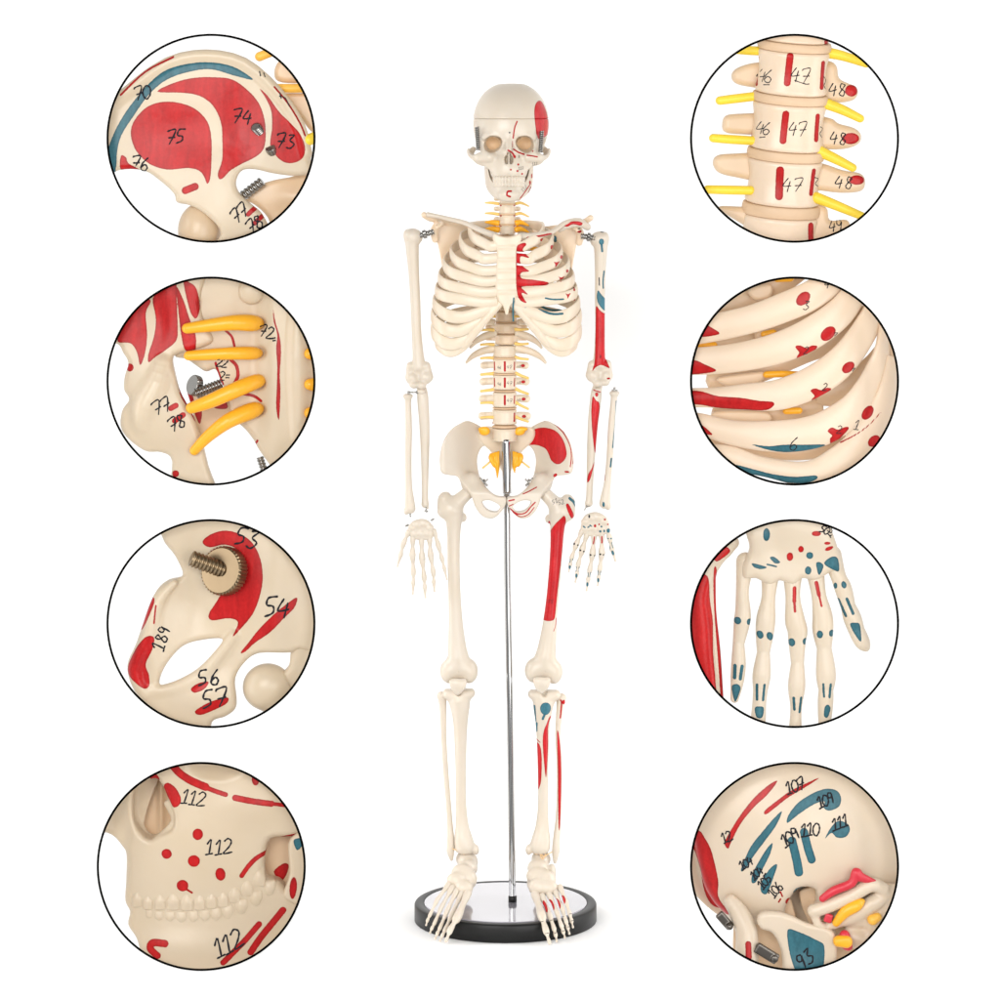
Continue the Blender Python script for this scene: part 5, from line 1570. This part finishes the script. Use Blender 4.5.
# ---- 5: lower back vertebrae
v = View(4, 685, 30, "round close-up of stacked vertebrae numbered 47 with yellow nerves on both sides", BONE_BRIGHT)
axis = np.array([-0.072, 0.985, -0.12]); axis /= np.linalg.norm(axis)
def on(y, z=-190):
    t = (y - 500) / axis[1]
    return np.array([478, 500, z], float) + axis * t
def cyl(y0, y1, r, waist, items, name="vertebra", mat=None, rr=12):
    a, b = on(y0), on(y1)
    prof = [(0, r - rr), (0.01, r - rr * .5), (.03, r - 3), (.07, r)]
    prof += [(t, r - waist * math.sin(math.pi * (t - .07) / .86)) for t in np.linspace(.12, .88, 26)]
    prof += [(.93, r), (.97, r - 3), (.99, r - rr * .5), (1, r - rr)]
    V, F = lathe(prof, a, b, 110)
    V[:, 2] = (V[:, 2] + 190) * .72 - 170
    o = build(name, V, F, v.aff, mat or v.mat, v.t, items, face=-.3)
    v.objs.append(o)
    return o
RL = lambda x, y0, y1, w, dx=-12: ('r', 'line', [(x, y0), (x + dx, y1)], w)
cyl(-70, 46, 158, 10, [('r', 'dot', (650, 52), (10, 22))])
cyl(88, 284, 166, 12, [RL(480, 118, 240, 16), RL(636, 148, 262, 10, -6), RL(344, 120, 250, 4, -8)])
cyl(328, 540, 170, 12, [RL(462, 382, 504, 16), RL(612, 390, 500, 11, -6), RL(318, 355, 495, 5, -6)])
cyl(588, 790, 173, 12, [RL(438, 638, 758, 18, -4), RL(596, 640, 748, 10, -12)])
cyl(846, 1060, 176, 10, [RL(584, 892, 1000, 14, 4)])
for y0, y1, r in ((46, 88, 167), (284, 328, 172), (540, 588, 175), (790, 846, 178)):
    cyl(y0 + 1, y1 - 1, r, -4, (), "disc", DISC, 16)
for P, it in (([(225, 205), (250, 170), (330, 145), (420, 150), (420, 262), (320, 258), (245, 240)], None), ([(183, 430), (195, 392), (250, 380), (400, 385), (400, 470), (250, 474), (192, 462)], None),
              ([(140, 610), (155, 575), (220, 564), (400, 570), (400, 690), (240, 672), (165, 650)], None), ([(165, 815), (230, 806), (400, 830), (400, 950), (260, 880)], None),
              ([(560, 130), (670, 135), (710, 160), (722, 215), (765, 240), (800, 255), (808, 290), (780, 320), (700, 330), (560, 320)], (775, 274, 30, 27)),
              ([(560, 390), (680, 400), (720, 425), (790, 445), (822, 475), (815, 515), (760, 540), (680, 545), (560, 530)], (772, 494, 40, 26)),
              ([(560, 600), (650, 610), (740, 640), (820, 655), (842, 690), (825, 735), (740, 745), (640, 735), (560, 720)], (800, 685, 36, 22)),
              ([(560, 800), (660, 810), (680, 870), (760, 870), (770, 930), (700, 1000), (560, 1000)], None)):
    S = v.solid()
    S.plate(P, lambda X, Y: -205 + 0 * X, 34, 30, zr=(-260, -160))
    v.add("transverse_process", S, [('r', 'dot', it[:2], it[2:])] if it else (), BONE_MID)
for P in ([(240, 86), (300, 90), (350, 92)], [(168, 320), (230, 312), (330, 300)], [(138, 492), (220, 498), (320, 504)], [(112, 728), (200, 730), (310, 732)],
          [(650, 98), (730, 114), (840, 150)], [(640, 328), (730, 362), (812, 402)], [(625, 552), (700, 588), (778, 628)], [(610, 765), (700, 800), (820, 850)]):
    v.nerve([(x, y, -140) for x, y in P], [20, 21, 21] if P[0][0] < 400 else [26, 23, 19], NERVE_PALE)
v.pen()
v.write("46", 368, 205, 60, .05, 2.8, .5); v.write("47", 535, 205, 66, .05, 2.8, .78); v.write("48", 718, 268, 60, -.02, 3.0, .8)
v.write("46", 362, 447, 58, .08, 2.8, .5); v.write("47", 520, 452, 64, .05, 2.8, .7); v.write("48", 722, 492, 58, .0, 3.0, .8)
v.write("47", 498, 706, 64, .1, 2.8, .75); v.write("48", 745, 695, 58, .05, 3.0, .8); v.write("49", 706, 895, 50, -.1, 3.0, .7)
v.scribble([[(362, 248), (390, 248)], [(345, 490), (372, 486)], [(500, 228), (550, 245), (570, 244)], [(640, 210), (652, 228), (642, 250), (650, 268)], [(626, 440), (640, 450), (624, 470), (636, 490)], [(600, 672), (620, 680), (604, 700), (622, 716)]], 2.6)

# ---- 6: ribs
v = View(5, 685, 270, "round close-up of curved ribs with red hearts and a blue streak numbered 6", BONE_BRIGHT)
def band(pts, ru, rn, items, mat=None, name="rib"):
    V, F = sweep(pts, ru, rn, 64, 36, (0, 1, 0))
    o = build(name, V, F, v.aff, mat or v.mat, v.t, items, face=-.4)
    v.objs.append(o)
    return o
ri = [('r', 'dot', (540, 132), (38, 26), -.75), ('r', 'dot', (655, 292), (40, 28), -.7), ('r', 'dot', (748, 447), (33, 23), -.6), ('r', 'dot', (838, 655), (36, 23), -.9), ('r', 'dot', (868, 785), (32, 24), -.6),
      ('r', 'poly', [(502, 350), (525, 344), (555, 356), (580, 345), (606, 350), (590, 375), (560, 398), (515, 424), (512, 395), (522, 378)]),
      ('r', 'poly', [(572, 550), (595, 540), (622, 548), (650, 538), (670, 545), (650, 572), (625, 590), (588, 608), (580, 590), (592, 575)]),
      ('r', 'poly', [(650, 735), (670, 718), (700, 728), (735, 716), (750, 724), (725, 755), (700, 780), (668, 796), (662, 770), (672, 755)]),
      ('r', 'poly', [(-60, 250), (80, 245), (120, 262), (160, 290), (120, 303), (60, 308), (-60, 310)]), ('r', 'poly', [(-60, 400), (40, 410), (90, 430), (145, 460), (90, 474), (20, 480), (-60, 480)]),
      ('r', 'poly', [(-60, 560), (60, 552), (150, 575), (250, 582), (340, 596), (398, 600), (405, 618), (370, 640), (280, 640), (160, 632), (60, 615), (-60, 610)]), ('r', 'poly', [(60, 700), (90, 715), (128, 752), (90, 745)]),
      ('b', 'poly', [(305, 795), (380, 803), (450, 796), (540, 796), (630, 796), (636, 806), (600, 822), (500, 834), (420, 828), (360, 815)]),
      ('b', 'poly', [(230, 890), (300, 905), (400, 930), (500, 942), (595, 936), (598, 955), (540, 972), (420, 968), (300, 950)]),
      ('r', 'line', [(712, 788), (790, 748), (850, 705), (900, 655)], 3)]
fr = [([(-60, 290, -60), (120, 268, -56), (300, 228, -50), (450, 175, -50), (580, 118, -60), (690, 40, -90), (740, -60, -120)], [66, 64, 64, 68, 68, 64, 62]),
      ([(-60, 420, -60), (120, 415, -54), (300, 390, -46), (450, 350, -44), (590, 285, -52), (720, 190, -80), (820, 60, -130)], [62, 64, 68, 72, 74, 70, 64]),
      ([(-60, 585, -60), (120, 585, -54), (280, 580, -46), (430, 570, -40), (590, 510, -46), (730, 410, -74), (850, 250, -130), (890, 120, -170)], [44, 46, 60, 70, 74, 74, 68, 60]),
      ([(-60, 690, -70), (60, 700, -60), (220, 745, -50), (420, 760, -40), (580, 742, -42), (700, 690, -54), (800, 610, -80), (900, 440, -140), (930, 250, -190)], [38, 46, 58, 72, 76, 76, 74, 66, 60]),
      ([(60, 860, -60), (200, 860, -54), (360, 900, -48), (560, 930, -44), (700, 880, -52), (820, 780, -80), (920, 620, -130), (970, 420, -190)], [60, 58, 44, 58, 72, 76, 70, 60]),
      ([(300, 1030, -70), (560, 1040, -66), (760, 980, -84), (900, 850, -120), (980, 680, -170)], [60, 60, 60, 60, 54])]
for pts, ru in fr:
    band(pts, ru, [26] * len(pts), ri)
# far side ribs seen through the gaps
for pts, r in (([(-60, 210, -190), (200, 180, -200), (420, 80, -210), (560, -20, -220)], 56), ([(150, 360, -200), (400, 320, -210), (640, 210, -215), (860, 60, -225)], 54),
               ([(120, 520, -200), (300, 500, -205), (560, 395, -215), (720, 330, -220), (900, 180, -230)], 44), ([(620, 560, -205), (760, 560, -210), (900, 460, -220), (1000, 330, -235)], 66),
               ([(140, 690, -195), (340, 690, -200), (560, 650, -210), (640, 660, -215)], 46), ([(100, 800, -195), (300, 820, -195), (480, 850, -200), (640, 840, -215), (760, 800, -225)], 34),
               ([(780, 760, -200), (900, 640, -215), (960, 500, -230)], 50)):
    band(pts, [r * 1.1] * len(pts), [24] * len(pts), (), BONE_MID, "far_rib")
for P in ([(160, 500), (360, 470), (385, 480), (350, 525), (290, 545), (200, 540)], [(300, 100), (400, 70), (400, 130), (330, 145)],
          [(330, 290), (410, 285), (400, 345), (345, 350)], [(150, 655), (380, 655), (380, 715), (160, 700)]):
    S = v.solid(); S.plate(P, -150, 24, 14, zr=(-190, -110))
    v.add("vertebra", S, (), BONE_MID)
for P in ([(370, 300), (412, 292)], [(380, 485), (450, 482), (528, 486)], [(60, 348), (140, 350)], [(470, 652), (530, 650)], [(385, 892), (450, 905), (540, 906)], [(430, 46), (490, 44)]):
    v.nerve([(x, y, -118) for x, y in P], [16] * len(P), NERVE_DEEP)
v.pen()
v.write("3", 556, 165, 44, .15, 2.6); v.write("3", 688, 306, 42, .1, 2.6); v.write("3", 772, 466, 34, .1, 2.6); v.write("2", 640, 535, 34, .1, 2.6); v.write("1", 790, 710, 44, .1, 2.6)
v.write("6", 500, 788, 62, .1, 2.8); v.write("2", 555, 368, 34, .1, 2.4); v.write("2", 706, 728, 36, .1, 2.4); v.write("4", 652, 68, 40, .1, 2.6)

# ---- 7: hand
v = View(6, 685, 515, "round close-up of hand bones with blue spots beside a long red bone", BONE_HAND)
hb = [('b', 'dot', (374, 95), (16, 30)), ('b', 'poly', [(306, 228), (330, 230), (376, 245), (350, 254), (320, 246)]), ('b', 'poly', [(390, 202), (410, 198), (438, 222), (415, 228)]), ('b', 'line', [(378, 232), (420, 242)], 4),
      ('r', 'dot', (482, 197), (15, 20)), ('r', 'dot', (532, 162), (13, 15)), ('b', 'dot', (572, 191), (16, 16)), ('b', 'dot', (565, 260), (15, 19)), ('b', 'poly', [(602, 225), (620, 222), (635, 240), (622, 275), (612, 278), (604, 250)]),
      ('r', 'dot', (601, 90), (21, 12)), ('r', 'dot', (652, 134), (15, 7)), ('r', 'dot', (660, 158), (20, 9), -.35), ('b', 'poly', [(638, 228), (665, 200), (690, 196), (704, 215), (706, 262), (680, 258)]),
      ('r', 'line', [(504, 342), (502, 400)], 9), ('r', 'line', [(502, 400), (505, 446)], 6), ('r', 'line', [(604, 318), (615, 372)], 9), ('r', 'line', [(615, 372), (626, 422)], 5),
      ('b', 'dot', (244, 490), (16, 17)), ('b', 'dot', (297, 496), (12, 15)), ('b', 'dot', (346, 553), (15, 19), -.3), ('b', 'dot', (391, 560), (15, 21), -.5), ('b', 'dot', (491, 589), (15, 19)), ('b', 'dot', (552, 585), (12, 16)),
      ('b', 'dot', (618, 551), (14, 18)), ('b', 'dot', (673, 547), (13, 16)), ('b', 'dot', (691, 331), (8, 15)), ('b', 'dot', (728, 325), (12, 17), -.3), ('b', 'line', [(705, 394), (738, 468)], 6), ('b', 'line', [(742, 390), (770, 456)], 7),
      ('b', 'poly', [(756, 505), (778, 497), (800, 505), (806, 545), (806, 585), (780, 555)]), ('b', 'line', [(232, 695), (230, 750)], 8), ('b', 'line', [(264, 698), (256, 755)], 8), ('b', 'poly', [(218, 790), (240, 778), (258, 795), (250, 830), (234, 862), (222, 830)]),
      ('b', 'line', [(332, 782), (332, 850)], 6), ('b', 'line', [(366, 782), (360, 852)], 6), ('b', 'poly', [(322, 888), (345, 880), (364, 890), (356, 930), (330, 930)]), ('b', 'line', [(500, 842), (503, 896)], 6), ('b', 'line', [(534, 842), (527, 908)], 6),
      ('b', 'line', [(634, 778), (638, 836)], 5), ('b', 'line', [(668, 780), (663, 838)], 6), ('b', 'poly', [(640, 885), (655, 872), (668, 890), (655, 930), (638, 925)])]
S = v.solid()
S.plate([(280, 60), (330, -60), (640, -60), (670, 60), (700, 150), (722, 230), (716, 300), (680, 270), (640, 290), (600, 310), (540, 300), (500, 330), (440, 310), (390, 330), (330, 300), (270, 300), (268, 240), (300, 160)],
        lambda X, Y: -96 + bump(X, Y, 480, 60, 140, 90, 20) + bump(X, Y, 340, 110, 50, 60, 14) + bump(X, Y, 640, 130, 60, 70, 12) - bump(X, Y, 420, 150, 60, 60, 10), 38, 30, zr=(-160, -20))
v.add("palm_bones", S, hb)
HF = [[(285, 230, 44), (268, 350, 30), (270, 450, 36), (266, 500, 38), (250, 600, 27), (250, 690, 34), (245, 760, 32), (240, 800, 27), (232, 850, 20)],
      [(400, 250, 48), (388, 380, 32), (376, 480, 44), (370, 550, 42), (364, 640, 30), (356, 740, 42), (350, 810, 34), (345, 870, 32), (340, 960, 34), (338, 1050, 20)],
      [(500, 260, 50), (498, 380, 34), (508, 490, 46), (520, 540, 46), (518, 590, 40), (520, 690, 30), (516, 790, 40), (514, 860, 30), (512, 920, 26), (508, 1040, 34)],
      [(600, 250, 46), (616, 370, 34), (634, 470, 46), (636, 540, 48), (642, 620, 34), (650, 740, 46), (650, 810, 34), (648, 860, 36), (645, 930, 32), (640, 1020, 22)],
      [(680, 200, 46), (706, 290, 36), (730, 350, 40), (752, 430, 34), (770, 480, 42), (790, 540, 38), (815, 590, 36), (832, 616, 20)]]
cuts = [(4, 6), (4, 6), (5, 7), (4, 6), (3, 5)]
for fgr, cu in zip(HF, cuts):
    br = [0, cu[0], cu[1], len(fgr)]
    for j in range(3):
        seg = fgr[br[j]:br[j + 1] + 1]
        if len(seg) < 2:
            continue
        S = v.solid(); S.chain([(x, y, -92 + j * 2 - (34 if j == 0 and q == 0 else 0)) for q, (x, y, r) in enumerate(seg)], [r for x, y, r in seg], 4, smooth=5)
        v.add("metacarpal" if j == 0 else "phalanx", S, hb, h=3.6)
S = v.solid()
S.chain([(190, 170, -110), (120, 250, -110), (70, 380, -112), (80, 520, -114), (90, 680, -116), (110, 820, -118)], [34, 42, 52, 56, 58, 54], 10)
S.chain([(225, 140, -112), (190, 185, -112)], [30, 26], 10)
S.chain([(130, 280, -110), (132, 450, -112), (150, 640, -114), (162, 860, -116)], [18, 18, 20, 22], 8)
v.add("long_bone", S, [('r', 'poly', [(60, 230), (85, 270), (112, 300), (120, 400), (133, 500), (134, 640), (145, 780), (140, 900), (-60, 900), (-60, 230)]), ('r', 'poly', [(136, 255), (150, 262), (156, 400), (165, 560), (178, 760), (186, 880), (172, 880), (158, 700), (144, 520), (136, 380)]),
                       ('r', 'poly', [(140, 195), (180, 152), (212, 178), (150, 222)])], face=-.5)
v.pen()
v.write("50", 640, 74, 36, .5, 3.6, .6); v.write("51", 676, 84, 40, 1.1, 3.4, .5); v.write("3", 274, 108, 34, 0, 3.6)

# ---- 8: skull from behind and below
BONE_UNDER = mat_bone("skull_underside_bone_closeup", (0.66, 0.55, 0.425), soft=0.22, nscale=110, red=(0.47, 0.013, 0.014), blue=(0.040, 0.130, 0.165))
v = View(7, 685, 755, "round close-up of the skull underside with blue streaks numbered up to 111", BONE_UNDER)
S = v.solid()
S.ell((560, 420, -330), (620, 520, 290))
S.plate([(640, 1060), (560, 960), (470, 760), (520, 640), (600, 640), (600, 760), (640, 800), (1060, 700), (1060, 1060)], -80, 200, 10, 50, sub=True, zr=(-230, 60))
S.plate([(520, 650), (590, 640), (600, 700), (570, 740), (600, 800), (560, 820), (500, 760)], -80, 120, 10, 24, sub=True, zr=(-200, 60))
S.plate([(-60, 330), (38, 400), (70, 520), (100, 640), (150, 730), (205, 790), (225, 860), (235, 1060), (-60, 1060)], -80, 240, 20, 30, sub=True, zr=(-330, 60))
v.add("skull_base", S, [
    ('r', 'poly', [(192, 440), (190, 410), (240, 320), (290, 250), (340, 195), (400, 148), (428, 140), (380, 200), (320, 255), (260, 330), (215, 420), (205, 446)]),
    ('r', 'poly', [(368, 268), (430, 218), (500, 172), (620, 122), (560, 160), (480, 205), (420, 250), (374, 284)]),
    ('b', 'poly', [(470, 320), (475, 285), (520, 230), (590, 188), (650, 170), (700, 180), (718, 215), (705, 250), (660, 266), (635, 250), (640, 225), (590, 238), (520, 282)]),
    ('b', 'poly', [(262, 550), (268, 515), (305, 430), (350, 370), (400, 310), (446, 268), (420, 330), (370, 400), (320, 470), (285, 530)]),
    ('b', 'poly', [(310, 600), (312, 560), (340, 500), (375, 440), (402, 412), (392, 460), (360, 530), (330, 595)]),
    ('b', 'poly', [(352, 640), (352, 600), (380, 545), (410, 512), (424, 515), (408, 570), (385, 640), (370, 655)]),
    ('b', 'line', [(490, 400), (510, 480), (522, 545)], 20), ('b', 'line', [(545, 360), (562, 430), (580, 485)], 19),
    ('b', 'poly', [(640, 392), (665, 345), (700, 312), (745, 325), (756, 355), (735, 385), (695, 386), (670, 365)]), ('b', 'dot', (530, 637), (32, 19), -.35),
    ('r', 'poly', [(-60, 370), (62, 372), (100, 410), (130, 470), (160, 600), (162, 680), (200, 745), (215, 775), (150, 765), (110, 700), (80, 560), (40, 470)]),
    ('r', 'dot', (480, 690), (15, 18)), ('r', 'line', [(440, 640), (450, 662)], 4), ('r', 'line', [(434, 690), (442, 675)], 4)], face=-.6)
S = v.solid()
S.plate([(330, 760), (360, 722), (460, 730), (560, 775), (660, 800), (692, 850), (690, 950), (640, 1060), (470, 1060), (440, 900), (400, 820), (350, 800)], lambda X, Y: -46 - bump(X, Y, 560, 880, 110, 100, 22), 24, 20, zr=(-90, -4))
v.add("mandible", S, [('b', 'poly', [(470, 800), (520, 812), (600, 850), (636, 876), (634, 960), (620, 1000), (520, 1000), (490, 950), (472, 870)])], face=-.4)
S = v.solid()
S.chain([(590, 720, -50), (650, 700, -44), (760, 650, -38), (850, 600, -40), (905, 620, -52)], [30, 32, 30, 32, 30], 16)
S.chain([(590, 720, -56), (610, 780, -50), (650, 800, -60)], [22, 20, 18], 12)
S.chain([(680, 780, -70), (780, 740, -66), (860, 690, -64), (920, 650, -70)], [30, 34, 38, 30], 16)
S.chain([(840, 860, -100), (900, 740, -100), (960, 700, -100), (1030, 640, -100)], [30, 40, 50, 50], 20)
S.ell((800, 752, -96), (120, 58, 40), 24); S.ell((940, 655, -96), (80, 48, 40), 24); S.ell((640, 842, -110), (60, 40, 30), 20)
S.cap((770, 850, -110), (1000, 960, -120), 46, 70, 24)
v.add("neck_vertebra", S, (), BONE_UNDER)
S = v.solid()
S.plate([(540, 700), (600, 640), (1060, 560), (1060, 1060), (640, 1060), (600, 860)], -200, 20, 10, zr=(-240, -160))
v.add("inner_skull", S, [('r', 'poly', [(600, 760), (660, 740), (680, 780), (640, 800)])], BONE_TAN)
REDP = mat_simple("red_painted_rim", (0.60, 0.03, 0.05), 0.35, noise=0.1)
S = v.solid()
S.chain([(628, 660, -30), (680, 622, -24), (760, 588, -22), (780, 540, -22), (800, 560, -22), (870, 585, -30)], [16, 20, 20, 22, 22, 10], 12)
v.add("red_rim", S, (), REDP)
S = v.solid(); S.box((655, 750, -36), (18, 20, 14), 6, 1, rot=.3); S.chain([(720, 850, -40), (745, 880, -44), (730, 830, -40)], [28, 22, 24], 6)
v.add("red_joint", S, (), REDP)
v.nerve([(690, 770, -30), (730, 720, -24), (780, 690, -26), (810, 672, -30)], [18, 26, 28, 12], NERVE_DEEP)
v.nerve([(700, 850, -14), (735, 852, -10)], [26, 28], NERVE_DEEP)
v.nerve([(860, 760, -50), (880, 750, -50)], [26, 20], NERVE)
S = v.solid(); S.chain([(215, 690, -110), (250, 740, -96), (285, 820, -66), (285, 960, -46), (300, 1060, -40)], [30, 44, 50, 54, 60], 30)
S3 = v.solid(); S3.plate([(240, 760), (300, 700), (500, 700), (500, 1060), (260, 1060)], -190, 18, 10, zr=(-230, -150)); v.add("backing_plate", S3, (), BONE_TAN)  # tan plate added to close the white opening behind the hinge
v.add("cheek_arch", S, [('r', 'line', [(288, 862), (290, 920)], 14)])
DARKM = mat_simple("dark_hinge_metal", (0.16, 0.145, 0.13), 0.32, 1.0, noise=0.1)
for (x, y, hx, hy, rot, z) in ((372, 905, 56, 24, .55, -14), (186, 772, 42, 20, .85, -80)):
    S = v.solid(); S.box((x, y, z), (hx, hy, 14), 5, 1, rot=rot)
    S.cap((x + hx * .75 * math.cos(rot), y + hx * .75 * math.sin(rot), z + 8), (x + hx * .75 * math.cos(rot), y + hx * .75 * math.sin(rot), z + 18), 18, 16, 2)
    v.add("jaw_hinge", S, (), DARKM)
v.pen()
v.write("107", 508, 158, 52, -.35, 4.4, .58); v.write("12", 192, 395, 44, -.5, 4.2, .5); v.write("109", 642, 220, 50, -.4, 4.4, .5); v.write("111", 708, 320, 52, -.25, 4.2, .5)
v.write("109", 478, 385, 56, -.6, 4.4, .5); v.write("110", 570, 350, 56, -.1, 4.2, .5); v.write("104", 280, 512, 40, -.6, 4.2, .5); v.write("104", 330, 556, 38, -.7, 4.2, .5)
v.write("105", 366, 596, 42, -.9, 4.2, .5); v.write("106", 414, 632, 46, -.95, 4.0, .5); v.write("93", 545, 935, 66, -.6, 4.4, .6)
